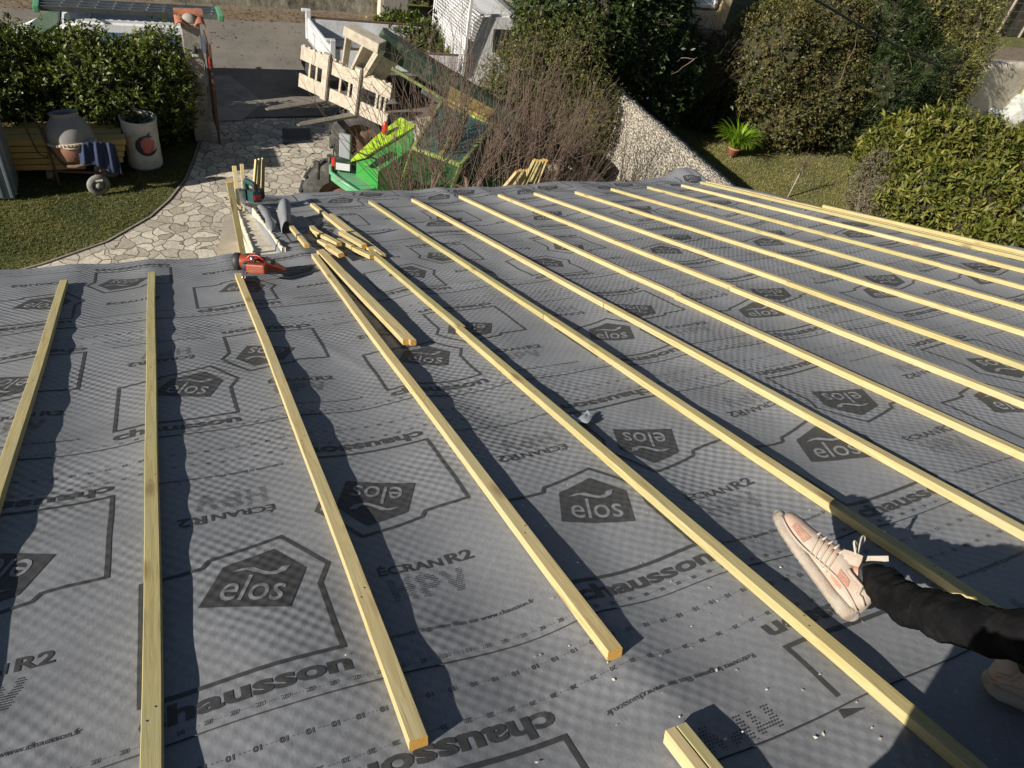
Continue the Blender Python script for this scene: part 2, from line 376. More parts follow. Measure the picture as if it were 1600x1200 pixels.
def stampit(proto, u0, v0, flip=False, jit=0, vmin=-1.1):
    global ink_n
    V, F, m = proto; P = V.copy(); sgn = -1 if flip else 1
    x = P[:, 0] * sgn; y = P[:, 1] * sgn; u = u0 * U_ + x - y * jit; v = v0 * U_ + y + x * jit
    ok = (v < np.where(u < U_STEP + .01, V_LEFT - .03, V_FAR - .02)) & (u < U_END - .05) & (u > -2.3) & (v > vmin)
    fo = ok[F].all(1)
    if not fo.any(): return
    inkV.append(np.stack([u, v, mem_w(u, v) + P[:, 2]], -1)); inkF.append(F[fo] + ink_n); inkM.append(m[fo]); ink_n += len(V)
PER = .818
rows_up = [(-.19, .10), (.925, .048), (2.04, -.03), (3.18, .255), (4.33, .02), (5.42, .40)]
rows_in = [(.13, .25), (1.185, .363), (2.28, .235), (3.48, .547), (4.55, .16), (5.60, .68)]
for flip, rows in ((False, rows_up), (True, rows_in)):
    s = -1 if flip else 1
    for v0, ph in rows:
        for k in range(-4, 8):
            c = ph + k * PER; j = random.uniform(-.006, .006)
            if v0 < 0: continue
            vm_ = .228 * U_ if v0 < .3 else -1.1
            stampit(STAMP, c - s * .217, v0 - s * .237, flip, j, vm_)
            e = c + s * .24
            stampit(ECRAN, e, v0 - s * .06, flip, j, vm_)
            if v0 < 3: stampit(HPV, e + s * .01, v0 - s * .148, flip, j, vm_)
            if v0 < 4: stampit(RETR, c + s * .19, v0 - s * .255, flip)
            if v0 < 4:
                for q in (0, .409):
                    stampit(N20, c + s * q, v0 - s * .325, flip)
                    if flip: stampit(N10, c + s * q, v0 - s * .40, flip)
IV, IF, IM = np.concatenate(inkV), np.concatenate(inkF), np.concatenate(inkM)
ar = [rw(*p) for p in ((1310, 1107), (1352, 1107), (1319, 1121))]
ink_arrow = npmesh('printed_arrow', [(p.x, p.y, float(mem_w(p.x, p.y)) + .0025) for p in ar], [(0, 2, 1)], M_ink, membrane, MR, k=3)
ink = npmesh('printing', IV, IF, [M_ink, M_memlight], membrane, MR, smooth=True, k=3)
ink.data.polygons.foreach_set('material_index', IM.astype(np.int32))
# lap edges of the rolls: a thin dark free edge along each lap
le = []; lfF = []
for v0 in (.221, .588, 1.70, 2.82, 3.95, 5.05):
    us = np.arange(-2.3, U_END - .08, .03)
    us = us if v0 * U_ < V_LEFT else us[us > U_STEP + .03]; b = len(le)
    vv_ = v0 * U_ + .006 * snoise(us, 0, 2, 2)
    for u_, v_ in zip(us, vv_):
        for dv, dz in ((-.0016, .0012), (0, .0036), (.0012, .0012)): le.append((u_, v_ + dv, float(mem_w(u_, v_ + dv)) + dz))
    for i in range(len(us) - 1):
        for k in range(2): lfF.append((b + 3 * i + k, b + 3 * i + 3 + k, b + 3 * i + 4 + k, b + 3 * i + 1 + k))
npmesh('lap_edge', le, lfF, M_ink, membrane, MR)
# walls of the house under the roof
M_render = mat('house_render', (.62, .55, .43), (.55, .48, .37), 3, .9, bmp=.2)
hw = MB()
def under(y): return -HC / math.cos(SL) - y * math.tan(SL) - .22
for x0, x1, y0, y1 in ((-2.2, U_STEP - .1, -1.0, 3.7), (U_STEP - .1, 5.3, -1.0, 5.6)):
    q = [(x0, y0), (x1, y0), (x1, y1), (x0, y1)]; hw.hexa([(x, y, ZG - .02) for x, y in q], [(x, y, under(y)) for x, y in q])
hw.build('wall', M_render, house)

# --- battens
ORD = ['first', 'second', 'third', 'fourth', 'fifth', 'sixth', 'seventh', 'eighth', 'ninth', 'tenth', 'eleventh', 'twelfth', 'thirteenth', 'fourteenth', 'fifteenth']
def batten_mesh(L, wd=.034, th=.0255, bow=.004, seed=0):
    n = max(2, int(L / .25)); bm = bmesh.new(); rings = []; rr = random.Random(seed); p1, p2 = rr.uniform(0, 6), rr.uniform(0, 6); c = .0015
    for i in range(n + 1):
        y = L * i / n; dx = bow * math.sin(y * 1.3 + p1) + .0012 * math.sin(y * 4 + p2) - bow * math.sin(p1)
        a, b = wd / 2, th
        rings.append([bm.verts.new((x + dx, y, z)) for x, z in ((-a + c, 0), (a - c, 0), (a, c), (a, b - c), (a - c, b), (-a + c, b), (-a, b - c), (-a, c))])
    for A, B in zip(rings, rings[1:]):
        for k in range(8): bm.faces.new((A[k], A[(k + 1) % 8], B[(k + 1) % 8], B[k]))
    f = bm.faces.new(rings[0]); f.material_index = 1; f = bm.faces.new(rings[-1][::-1]); f.material_index = 1
    bmesh.ops.recalc_face_normals(bm, faces=bm.faces); me = bpy.data.meshes.new('roof_batten'); bm.to_mesh(me); bm.free(); return me
def roof_stick(name, a, b, w0, label, cat, group=None, wd=.034, th=.0255, w1=None, roll=0, nails=0, bow=.004, seed=0):
    a, b = Vector(a), Vector(b); d = b - a; L = d.length; me = batten_mesh(L, wd, th, bow, seed)
    w1 = w0 if w1 is None else w1
    M = MR @ Matrix.Translation((a.x, a.y, w0)) @ Matrix.Rotation(math.atan2(-d.x, d.y), 4, 'Z') @ Matrix.Rotation(math.atan2(w1 - w0, L), 4, 'X') @ Matrix.Rotation(roll, 4, 'Y')
    o = link(name, me, [M_wood, M_end], None, M); tag(o, label, cat, group)
    for i in range(nails):
        y = L * (i + .5) / nails * .96 + .02
        for sx in (-.006, .008):
            nb = MB(); nb.lathe((sx, y + sx * 2, th - .002), [(0, 0), (.0024, 0), (.0024, .0026), (.0012, .003), (0, .003)], 8); nb.build('nail', M_nail, o, M @ Matrix())
    return o
G_B = 'pine battens nailed down the roof slope'
rows = [  # u near, u far, v near, v far, joint v
    (-.526, -.563, .25, 3.84, None), (-.168, -.144, .25, 3.865, None), (.257, .276, .469, 3.70, None), (.687, .752, .513, 4.02, None),
    (1.117, 1.096, -.25, 3.98, 2.463), (1.543, 1.545, -.25, 5.74, 2.49), (1.916, 1.913, -.2, 5.74, 2.55), (2.357, 2.379, -.1, 5.79, 2.555), (2.767, 2.747, 0, 5.77, 2.577),
    (3.155, 3.130, .1, 5.78, 2.56), (3.613, 3.547, .2, 5.75, 2.574), (4.03, 4.01, .3, 5.83, 2.564), (4.434, 4.451, .4, 5.85, 2.553), (4.838, 4.887, .6, 5.87, 2.524)]
for i, (u0, u1, v0, v1, vj) in enumerate(rows):
    pos = ORD[i] + ' batten row from the left edge'
    nn = 2 if i < 6 else 0
    def L_(v): return u0 + (u1 - u0) * (v - v0) / (v1 - v0)
    if vj is None:
        ex = ['pale pine batten at the far left, ', 'pale knotty upright looking batten, ', 'pine batten reaching the nail gun, ', 'pine batten ending short in the foreground, '][i]
        roof_stick('roof_batten', (u0, v0), (u1, v1), .0005, ex + pos, 'batten', G_B, nails=4, seed=i)
    else:
        roof_stick('roof_batten', (u0, v0), (L_(vj) - .001, vj - .002), .0005, 'yellow pine batten, near length of the ' + pos, 'batten', G_B, nails=nn, seed=i)
        roof_stick('roof_batten', (L_(vj) + .003, vj + .002), (u1, v1), .0005, 'yellow pine batten, far length of the ' + pos, 'batten', G_B, nails=0, seed=i + 40)
roof_stick('roof_batten', (1.10, 4.03), (1.045, 5.74), .0005, 'pine batten piece continuing the fifth batten row up to the eave', 'batten', G_B, seed=77)
roof_stick('roof_batten', (1.135, 3.87), (1.10, 5.25), .0005, 'pine batten piece lying close beside the top of the fifth batten row', 'batten', G_B, seed=78, wd=.03)
# doubled battens on the right margin
roof_stick('roof_batten', (5.16, .8), (5.245, 6.0), .0005, 'inner yellow batten of the doubled pair along the right margin', 'batten', G_B, seed=81)
roof_stick('roof_batten', (5.205, .8), (5.292, 4.35), .0005, 'outer near batten of the doubled pair along the right margin', 'batten', G_B, seed=82)
roof_stick('roof_batten', (5.292, 4.36), (5.325, 6.0), .0005, 'outer far batten of the doubled pair ending at the lifted membrane', 'batten', G_B, seed=83)
roof_stick('roof_batten', (5.185, .8), (5.29, 4.35), .028, 'top batten stacked on the doubled pair along the right margin', 'batten', G_B, seed=84)
# loose pieces
roof_stick('loose_batten', (.846, 2.36), (.811, 4.10), .004, 'loose batten askew between two rows, right one of a touching pair', 'batten', 'loose battens lying askew', seed=90, wd=.026)
roof_stick('loose_batten', (.819, 2.38), (.784, 4.08), .004, 'loose batten askew between two rows, left one of a touching pair', 'batten', 'loose battens lying askew', seed=91, wd=.026)
roof_stick('loose_batten', (.735, 4.2), (.735, 5.35), .02, 'shaded loose batten leading from the white trough to the askew pair', 'batten', 'loose battens lying askew', seed=92, wd=.03, w1=.03)
roof_stick('batten_block', (.672, -.1), (.668, .305), .004, 'short doubled batten end at the bottom edge of the picture, left strip', 'batten', 'short battens in the foreground', seed=93, wd=.022, th=.032)
roof_stick('batten_block', (.696, -.1), (.694, .305), .004, 'short doubled batten end at the bottom edge of the picture, right strip', 'batten', 'short battens in the foreground', seed=94, wd=.022, th=.032)
cuts = [((492, 364), (530, 385), .012, 'longest pointed offcut on the left of the offcut heap'), ((500, 380), (534, 398), .004, 'dark edged offcut under the left side of the offcut heap'),
        ((533, 366), (570, 388), .02, 'split offcut on the upper right of the offcut heap'), ((530, 378), (552, 390), .004, 'short broken offcut in the middle of the offcut heap'),
        ((554, 392), (582, 405), .004, 'square offcut at the lower right of the offcut heap'), ((513, 388), (534, 402), .03, 'small offcut lying on top at the front of the offcut heap'),
        ((487, 358), (500, 372), .004, 'shaded offcut at the back of the offcut heap')]
for i, (a, b, h, lb) in enumerate(cuts):
    A, B = rw(*a, h), rw(*b, h); roof_stick('wood_offcut', A.xy, B.xy, h, lb, 'offcut', 'sawn offcuts heaped on the roof', seed=100 + i, bow=0, wd=.036 if i != 3 else .026, roll=(.2 if i in (2, 5) else 0))

# ================================================================== GROUND
def ground_sheet(name, pts, z, m, kind='structure', label=None):
    return tag(MB().poly([(x, y, z) for x, y in pts]).build(name, m, recalc=False), label, None, None, kind)
m, n, B, N, L = newmat('lawn_soil'); v = objvec(N, L)
c1 = ramp(N, L, noise_n(N, L, 55, 6, v, .7), [(.3, (.045, .06, .018)), (.5, (.10, .12, .035)), (.72, (.21, .19, .08))])
c2 = ramp(N, L, noise_n(N, L, .9, 5, v, .65), [(.35, (.6, .68, .62)), (.6, (1.45, 1.2, .95))])
L(mixc(N, L, 1.0, c1, c2, 'MULTIPLY'), B.inputs['Base Color']); B.inputs['Roughness'].default_value = .95
bump(N, L, B, noise_n(N, L, 90, 5, v, .7), .9, .03); M_lawn = m
ground_sheet('ground', [(-300, -300), (300, -300), (300, 400), (-300, 400)], ZG - .012, M_lawn)
# crazy paving
m, n, B, N, L = newmat('crazy_paving'); v = objvec(N, L, (1, 1, 0))
dv = N('ShaderNodeTexNoise'); dv.inputs['Scale'].default_value = 3; L(v, dv.inputs['Vector'])
vm = N('ShaderNodeVectorMath'); vm.operation = 'MULTIPLY_ADD'; vm.inputs[1].default_value = (.34, .34, 0); L(dv.outputs['Color'], vm.inputs[0]); L(v, vm.inputs[2])
def vor(f):
    q = N('ShaderNodeTexVoronoi'); q.feature = f; q.inputs['Scale'].default_value = 5.0; q.inputs['Randomness'].default_value = 1; q.voronoi_dimensions = '2D'; L(vm.outputs[0], q.inputs['Vector']); return q
ed = vor('DISTANCE_TO_EDGE'); vc = vor('F1')
jn = math_n(N, L, 'MULTIPLY_ADD', noise_n(N, L, 30, 4, v), .03, .012)
j = N('ShaderNodeMapRange'); j.interpolation_type = 'SMOOTHSTEP'; L(ed.outputs['Distance'], j.inputs[0]); L(jn, j.inputs[1]); L(math_n(N, L, 'ADD', jn, .03), j.inputs[2])
hs = N('ShaderNodeSeparateColor'); L(vc.outputs['Color'], hs.inputs[0])
stc = ramp(N, L, hs.outputs[0], [(0, (.37, .335, .275)), (.5, (.53, .49, .41)), (1, (.66, .61, .51))])
stc = mixc(N, L, .8, stc, ramp(N, L, noise_n(N, L, 14, 8, v, .75), [(.3, (.50, .48, .45)), (.62, (1.1, 1.08, 1.05))]), 'MULTIPLY')
L(mixc(N, L, j.outputs[0], (.20, .175, .135), stc), B.inputs['Base Color']); B.inputs['Roughness'].default_value = .85
hgt = math_n(N, L, 'ADD', j.outputs[0], math_n(N, L, 'MULTIPLY', noise_n(N, L, 22, 6, v, .7), .5)); bump(N, L, B, hgt, .8, .02); M_pave = m
pe = [at(*p) for p in ((326, 186), (318, 195), (314, 222), (305, 252), (293, 280), (268, 312), (238, 339), (170, 378), (70, 413), (-80, 455))]
ground_sheet('path', [(p.x, p.y) for p in pe] + [(-4, 5), (6.5, 5), (8.55, 8), (8.55, 15.4), (6, 15.25)], ZG - .002, M_pave)
kb = MB()
for a, b in zip(pe[1:-1], pe[2:]): kb.bar((a.x - .03, a.y, ZG + .002), (b.x - .03, b.y, ZG + .002), .03, .035)
tag(kb.build('path_kerb', mat('kerb_stone', (.3, .27, .22), (.2, .18, .15), 10, .9, bmp=.3)), None, None, None, 'structure')
# asphalt
m, n, B, N, L = newmat('old_asphalt'); v = objvec(N, L, (1, 1, 0))
sp_ = noise_n(N, L, 70, 3, v, .8); bigp = noise_n(N, L, .7, 6, v, .7)
c = ramp(N, L, sp_, [(.3, (.13, .12, .105)), (.7, (.27, .25, .215))]); c = mixc(N, L, .85, c, ramp(N, L, bigp, [(.35, (.72, .72, .74)), (.62, (1.12, 1.08, 1.02))]), 'MULTIPLY')
dn = N('ShaderNodeTexNoise'); dn.inputs['Scale'].default_value = 2.2; dn.inputs['Detail'].default_value = 5; L(v, dn.inputs['Vector'])
vm = N('ShaderNodeVectorMath'); vm.operation = 'MULTIPLY_ADD'; vm.inputs[1].default_value = (1.6, 1.6, 0); L(dn.outputs['Color'], vm.inputs[0]); L(v, vm.inputs[2])
q = N('ShaderNodeTexVoronoi'); q.feature = 'DISTANCE_TO_EDGE'; q.inputs['Scale'].default_value = .8; q.voronoi_dimensions = '2D'; L(vm.outputs[0], q.inputs['Vector'])
ck = N('ShaderNodeMapRange'); ck.inputs[1].default_value = .004; ck.inputs[2].default_value = .016; L(q.outputs['Distance'], ck.inputs[0])
ckm = math_n(N, L, 'ADD', ck.outputs[0], ramp(N, L, noise_n(N, L, .9, 4, v), [(.45, (.95, .95, .95)), (.62, (.35, .35, .35))])); ckm.node.use_clamp = True
L(mixc(N, L, ckm, (.07, .063, .055), c), B.inputs['Base Color']); B.inputs['Roughness'].default_value = .9; bump(N, L, B, math_n(N, L, 'ADD', sp_, ck.outputs[0]), .6, .01); M_road = m
ground_sheet('road', [(-60, 15.27), (1.05, 15.1), (3.2, 15.25), (60, 15.25), (90, 21.3), (-60, 21.6)], ZG + .004, M_road)
M_dirt = mat('verge_dirt', (.25, .19, .13), (.12, .10, .07), 9, .95, bmp=.8, dirt=(.06, .05, .03), dsc=5, bd=.03)
ground_sheet('verge', [(-60, 21.2), (90, 20.9), (90, 22.8), (-60, 22.6)], ZG + .008, M_dirt)
M_conc = mat('drive_concrete', (.33, .31, .28), (.25, .235, .21), 5, .9, bmp=.2, dirt=(.16, .15, .13), dsc=2)
ground_sheet('pavement', [(.95, 14.95), (1.55, 15.0), (2.1, 15.9), (1.6, 17.3), (1.1, 17.3)], ZG + .012, M_conc)
M_plate = mat('dark_plate', (.05, .05, .052), (.08, .08, .08), 30, .6, metal=.5, bmp=.4)
dp = [at(*p, .012) for p in ((441, 201), (484, 200), (487, 222), (442, 225))]
tag(MB().hexa([(p.x, p.y, ZG) for p in dp], [p for p in dp]).build('dark_plate', M_plate), 'dark rectangular plate set in the flagstone path', 'drain cover')  # thin dark rectangle laid on the path
# far right: worn gravel path beside the laurel hedge, pale path and grass beyond the wall
M_gravel = mat('worn_gravel', (.42, .38, .29), (.30, .27, .2), 30, .95, bmp=.6, dirt=(.16, .17, .07), dsc=1.2)
g = [at(*p) for p in ((1420, 215), (1600, 198), (1900, 190), (1900, 330), (1600, 250))]
ground_sheet('gravel', [(p.x, p.y) for p in g], ZG + .004, M_gravel)
ground_sheet('side_path', [(22, 15.3), (60, 16.5), (60, 21), (28, 21)], ZG + .013, M_conc)

# grass blades where the lawn is near enough to show them
def blades(name, n, poly, h, cols, label, seed, clear=None):
    r = np.random.default_rng(seed); P = np.array(poly); lo, hi = P.min(0), P.max(0); pts = []
    def inside(x, y):
        c = np.zeros(len(x), bool); k = len(P)
        for i in range(k):
            x1, y1 = P[i]; x2, y2 = P[(i + 1) % k]
            c ^= ((y1 > y) != (y2 > y)) & (x < (x2 - x1) * (y - y1) / (y2 - y1 + 1e-9) + x1)
        return c
    q = r.uniform(lo, hi, (n * 3, 2)); q = q[inside(q[:, 0], q[:, 1])][:n]; n = len(q)
    a = r.uniform(0, 6.28, n); hh = h * r.uniform(.5, 1.3, n) * (1 + .4 * snoise(q[:, 0], q[:, 1], 3, 1)); w_ = .006 * r.uniform(.7, 1.5, n); le = r.uniform(-.03, .03, (n, 2))
    V = np.zeros((n, 3, 3)); V[:, :, :2] = q[:, None]; V[:, :, 2] = ZG - .01
    V[:, 0, 0] -= np.cos(a) * w_; V[:, 0, 1] -= np.sin(a) * w_; V[:, 1, 0] += np.cos(a) * w_; V[:, 1, 1] += np.sin(a) * w_; V[:, 2, :2] += le; V[:, 2, 2] += hh
    o = npmesh(name, V.reshape(-1, 3), np.arange(n * 3).reshape(-1, 3), leaf_mat(name, cols, .6, .2, .2), k=3); return tag(o, label, 'grass', None, 'stuff')
GC = [(.05, .062, .02), (.10, .115, .04), (.21, .185, .095)]
lp = [(p.x, p.y) for p in pe[1:]] + [(-5, 8), (-5, 14.5), (.4, 14.5)]
blades('lawn_grass', 60000, lp, .035, GC, 'short green lawn left of the flagstone path', 1)
rp = [(p.x, p.y) for p in (at(*q) for q in ((1085, 180), (1345, 200), (1420, 330), (1350, 430), (1150, 380), (1060, 260)))]
blades('lawn_grass', 45000, rp, .035, [(.12, .12, .035), (.26, .23, .085), (.42, .36, .18)], 'pale worn lawn beyond the pebble wall', 2)

# ================================================================== FOLIAGE
M_core = mat('crown_shade', (.03, .032, .012), (.05, .042, .022), 15, .95)  # dark colour stands in for the shade inside the crowns
M_bark = mat('bark', (.20, .14, .10), (.11, .075, .055), 30, .9, bmp=.6)
M_twig = mat('red_brown_twig', (.16, .11, .08), (.075, .052, .038), 14, .8)
def foliage(name, blobs, ncl, k, Ll, Wl, m, parent=None, seed=0, up=.5, shell=.3, spread=(25, 80), zmin=ZG + .05, curl=.25):
    r = np.random.default_rng(seed); B_ = np.array(blobs, float); ar = (B_[:, 3] * B_[:, 4] + B_[:, 4] * B_[:, 5] + B_[:, 3] * B_[:, 5]); pr = ar / ar.sum()
    P, Nn = [], []
    need = ncl; tries = 0
    while need > 0 and tries < 12:
        i = r.choice(len(B_), need * 2, p=pr); d = r.normal(size=(need * 2, 3)); d /= np.linalg.norm(d, axis=1)[:, None]
        bumpy = 1 + .10 * snoise(d[:, 0] * 3 + i, d[:, 1] * 3 + d[:, 2] * 3, 2.2, 3) + .07 * snoise(d[:, 0] * 3, d[:, 1] * 3 - d[:, 2] * 3 + i, 5.5, 4)
        rad = (1 - shell * r.random(need * 2) ** 1.6) * bumpy + (r.random(need * 2) ** 14) * .22
        p = B_[i, :3] + d * rad[:, None] * B_[i, 3:6]; ok = p[:, 2] > zmin
        for b in B_: ok &= (((p - b[:3]) / b[3:6]) ** 2).sum(1) > .42
        p, d, i = p[ok][:need], d[ok][:need], i[ok][:need]; nn = d / B_[i, 3:6]; nn /= np.linalg.norm(nn, axis=1)[:, None]
        P.append(p); Nn.append(nn); need -= len(p); tries += 1
    P, Nn = np.concatenate(P), np.concatenate(Nn); n = len(P)
    ax = Nn * (1 - up) + np.array([0, 0, up]) + r.normal(scale=.25, size=(n, 3)); ax /= np.linalg.norm(ax, axis=1)[:, None]
    e1 = np.cross(ax, [.3, .5, .8]); e1 /= np.linalg.norm(e1, axis=1)[:, None]; e2 = np.cross(ax, e1)
    P = np.repeat(P, k, 0); ax, e1, e2 = (np.repeat(q, k, 0) for q in (ax, e1, e2)); n *= k
    ph = r.uniform(0, 6.28, n); th = np.radians(r.uniform(*spread, n)); rd = e1 * np.cos(ph)[:, None] + e2 * np.sin(ph)[:, None]
    dr = ax * np.cos(th)[:, None] + rd * np.sin(th)[:, None]; side = np.cross(dr, ax + r.normal(scale=.3, size=(n, 3))); side /= np.linalg.norm(side, axis=1)[:, None] + 1e-9; up_ = np.cross(side, dr)
    s = r.uniform(.6, 1.25, n)[:, None]; base = P + ax * (r.uniform(-.8, .6, n)[:, None] * Ll)
    l, w_ = Ll * s, Wl * s
    V = np.stack([base, base + dr * l * .45 + side * w_ / 2 + up_ * w_ * .18, base + dr * l - up_ * l * curl * r.random(n)[:, None], base + dr * l * .45 - side * w_ / 2 + up_ * w_ * .18], 1)
    return npmesh(name, V.reshape(-1, 3), np.arange(n * 4).reshape(-1, 4), m, parent)
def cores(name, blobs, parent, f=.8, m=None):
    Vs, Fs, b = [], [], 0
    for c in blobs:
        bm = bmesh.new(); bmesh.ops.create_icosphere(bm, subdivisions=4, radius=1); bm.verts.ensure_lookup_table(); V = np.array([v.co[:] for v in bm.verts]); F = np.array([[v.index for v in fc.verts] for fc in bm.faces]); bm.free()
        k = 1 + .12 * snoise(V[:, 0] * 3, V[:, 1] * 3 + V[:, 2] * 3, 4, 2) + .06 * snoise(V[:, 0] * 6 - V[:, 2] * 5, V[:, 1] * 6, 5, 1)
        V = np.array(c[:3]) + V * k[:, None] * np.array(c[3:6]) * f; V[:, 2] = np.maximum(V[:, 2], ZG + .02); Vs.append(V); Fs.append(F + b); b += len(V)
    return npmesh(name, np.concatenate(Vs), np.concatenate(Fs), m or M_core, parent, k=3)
def stems(name, segs, m, parent=None, seg=4):
    S = np.array([(*a, *b, r0, r1) for a, b, r0, r1 in segs], float); A, Bb, r0, r1 = S[:, :3], S[:, 3:6], S[:, 6], S[:, 7]; d = Bb - A; d /= np.linalg.norm(d, axis=1)[:, None] + 1e-9
    e1 = np.cross(d, [.21, .53, .11]); e1 /= np.linalg.norm(e1, axis=1)[:, None] + 1e-9; e2 = np.cross(d, e1); V = np.zeros((len(S), 2 * seg, 3))
    for k in range(seg):
        o = e1 * math.cos(6.283 * k / seg) + e2 * math.sin(6.283 * k / seg); V[:, k] = A + o * r0[:, None]; V[:, seg + k] = Bb + o * r1[:, None]
    F = np.array([[k, (k + 1) % seg, seg + (k + 1) % seg, seg + k] for k in range(seg)]); F = (F[None] + (np.arange(len(S)) * 2 * seg)[:, None, None]).reshape(-1, 4)
    return npmesh(name, V.reshape(-1, 3), F, m, parent, smooth=seg > 4)
def chain(segs, p, d, L_, r0, r1, n, wob, rr, up=0.0):
    p = np.array(p, float); d = np.array(d, float); d /= np.linalg.norm(d)
    for i in range(n):
        d = d + rr.normal(scale=wob, size=3) + np.array([0, 0, up]); d /= np.linalg.norm(d); q = p + d * L_ / n
        a, b = r0 + (r1 - r0) * i / n, r0 + (r1 - r0) * (i + 1) / n; segs.append((tuple(p), tuple(q), a, b)); p = q
    return p, d
def shrub_thing(name, label, cat, blobs, ncl, k, Ll, Wl, m, group=None, seed=0, trunk=True, core=.8, **kw):
    c = np.mean([b[:2] for b in blobs], 0); t = empty(name, (c[0], c[1], ZG), label, cat, group)
    foliage('crown', blobs, int(ncl * 1.9), k, Ll, Wl, m, t, seed, **kw)
    rr = np.random.default_rng(seed + 9); sg = []
    for b in blobs:
        for q in range(3):
            st_ = (c[0] + rr.uniform(-.2, .2), c[1] + rr.uniform(-.2, .2), ZG - .02); e = np.array(b[:3]) + rr.uniform(-.3, .3, size=3) * b[3]
            chain(sg, st_, e - np.array(st_), np.linalg.norm(e - np.array(st_)), .05, .012, 5, .06, rr)
            for z in range(4):
                x = sg[-1 - rr.integers(0, 3)][1]; chain(sg, x, rr.normal(size=3) + [0, 0, .6], b[3] * .45, .012, .004, 4, .2, rr)
    for b in blobs:
        for q in range(12):
            d = rr.normal(size=3); d[2] = abs(d[2]) * .8 + .1; d /= np.linalg.norm(d); Lr = float(np.linalg.norm(d * np.array(b[3:6]))) * rr.uniform(1.08, 1.3)
            chain(sg, b[:3], d, Lr, .008, .0018, 6, .07, rr)
    stems('trunk', sg, M_bark, t, 5)
    if core: cores('crown_shade_core', blobs, t, core * .9)  # solid dark blobs added to paint in the crown's inner shade
    return t
def bl(px, py, h, rx, ry, rz): p = at(px, py, h); return (p.x, p.y, p.z, rx, ry, rz)
LM_hedge = leaf_mat('hedge_leaf', [(.015, .03, .005), (.04, .065, .010), (.10, .125, .02), (.24, .25, .05)], .3)
LM_dark = leaf_mat('dark_leaf', [(.015, .028, .010), (.03, .05, .016), (.05, .075, .02), (.09, .11, .035)], .28)
LM_olive = leaf_mat('olive_leaf', [(.05, .04, .018), (.08, .085, .025), (.12, .13, .035), (.17, .15, .05)], .5)
LM_rust = leaf_mat('rusty_leaf', [(.04, .055, .018), (.08, .09, .025), (.14, .12, .04), (.20, .12, .05)], .5)
LM_laurel = leaf_mat('laurel_leaf', [(.045, .065, .012), (.10, .12, .02), (.18, .18, .035), (.33, .29, .07)], .25, .2)
LM_gold = leaf_mat('golden_leaf', [(.07, .085, .02), (.13, .14, .035), (.21, .19, .06), (.26, .22, .09)], .5)
# left hedge
hb = [(x, 14.38 + .12 * math.sin(x * 3), ZG + .85 + .08 * math.sin(x * 5), .62, .95, .95) for x in np.arange(-4.0, .55, .42)]
shrub_thing('hedge', 'glossy dark green hedge behind the concrete mixer and barrel', 'hedge', hb, 5200, 6, .085, .036, LM_hedge, seed=1, up=.45, core=.82)
# mid hedge in front of the truck
mb_ = [bl(*q) for q in ((620, 62, .8, .75, .6, .6), (665, 78, .8, .75, .6, .65), (710, 95, .75, .7, .6, .65), (750, 112, .7, .7, .6, .6))]
shrub_thing('hedge', 'low sunlit laurel hedge between the telehandler boom and white truck', 'hedge', mb_, 900, 6, .13, .045, LM_hedge, seed=2, up=.7, spread=(15, 60))
# olive shrub left of the tree and the big evergreen
ob = [bl(*q) for q in ((800, 150, 1.3, .75, .7, 1.0), (860, 165, 1.2, .8, .7, 1.1), (915, 185, 1.1, .65, .6, .95), (840, 88, 2.0, .7, .7, .8), (895, 90, 2.1, .75, .7, .95))]
shrub_thing('shrub', 'olive brown twiggy shrub in front of the pebble wall end', 'shrub', ob, 4200, 5, .06, .022, LM_olive, seed=3, up=.5, core=.6)
eb = [bl(*q) for q in ((915, 30, 2.6, 1.1, 1.2, 1.2), (985, 45, 2.4, 1.3, 1.2, 1.3), (1010, 25, 2.4, .95, 1.1, .9), (950, 110, 1.5, 1.0, 1.0, 1.1), (1030, 110, 1.5, 1.05, 1, 1.1), (868, 8, 2.8, .8, .9, .9), (1000, 165, .8, .9, .8, .9), (960, -60, 3.6, 1.5, 1.3, 1.2))]
shrub_thing('evergreen_tree', 'tall dark glossy evergreen tree standing over the pebble wall', 'tree', eb, 6500, 6, .10, .042, LM_dark, seed=4, up=.35, core=.85)
# big bushes on the right
b1 = [bl(*q) for q in ((1200, 95, 1.9, 1.35, 1.2, 1.4), (1225, 170, .9, 1.1, 1, 1.1), (1275, 60, 2.3, 1.3, 1.2, 1.4), (1270, 150, 1.2, 1.4, 1.2, 1.2))]
shrub_thing('shrub', 'large rust tinged green shrub behind the pale lawn', 'shrub', b1, 6000, 5, .08, .03, LM_rust, seed=5, up=.4, core=.84)
b2 = [bl(*q) for q in ((1350, 60, 2.3, 1.5, 1.3, 1.6), (1350, 150, 1.2, 1.4, 1.2, 1.3), (1410, 120, 1.5, 1.4, 1.2, 1.3), (1320, 195, .6, .9, .8, .8))]
shrub_thing('shrub', 'wide dark green shrub in the middle of the garden thicket', 'shrub', b2, 6500, 5, .10, .022, LM_dark, seed=6, up=.3, core=.84)
b3 = [bl(*q) for q in ((1400, 15, 2.8, 1.7, 1.5, 1.7), (1470, 60, 2.2, 1.6, 1.5, 1.6), (1455, 120, 1.5, 1.3, 1.2, 1.3), (1330, -20, 3.2, 1.4, 1.3, 1.3), (1490, 10, 2.7, 1.3, 1.3, 1.4))]
shrub_thing('shrub', 'golden green shrub spreading toward the slatted fence', 'shrub', b3, 7500, 5, .11, .024, LM_gold, seed=7, up=.5, core=.84)
b4 = [(12.6, 21.5, ZG + 1.6, 2.2, 1.2, 2.2), (24.5, 23.5, ZG + 2.2, 3.0, 2, 2.8), (30, 26.5, ZG + 2, 3, 2, 2.5), (8.6, 24, ZG + 1.4, 1.6, 1.4, 1.8)]
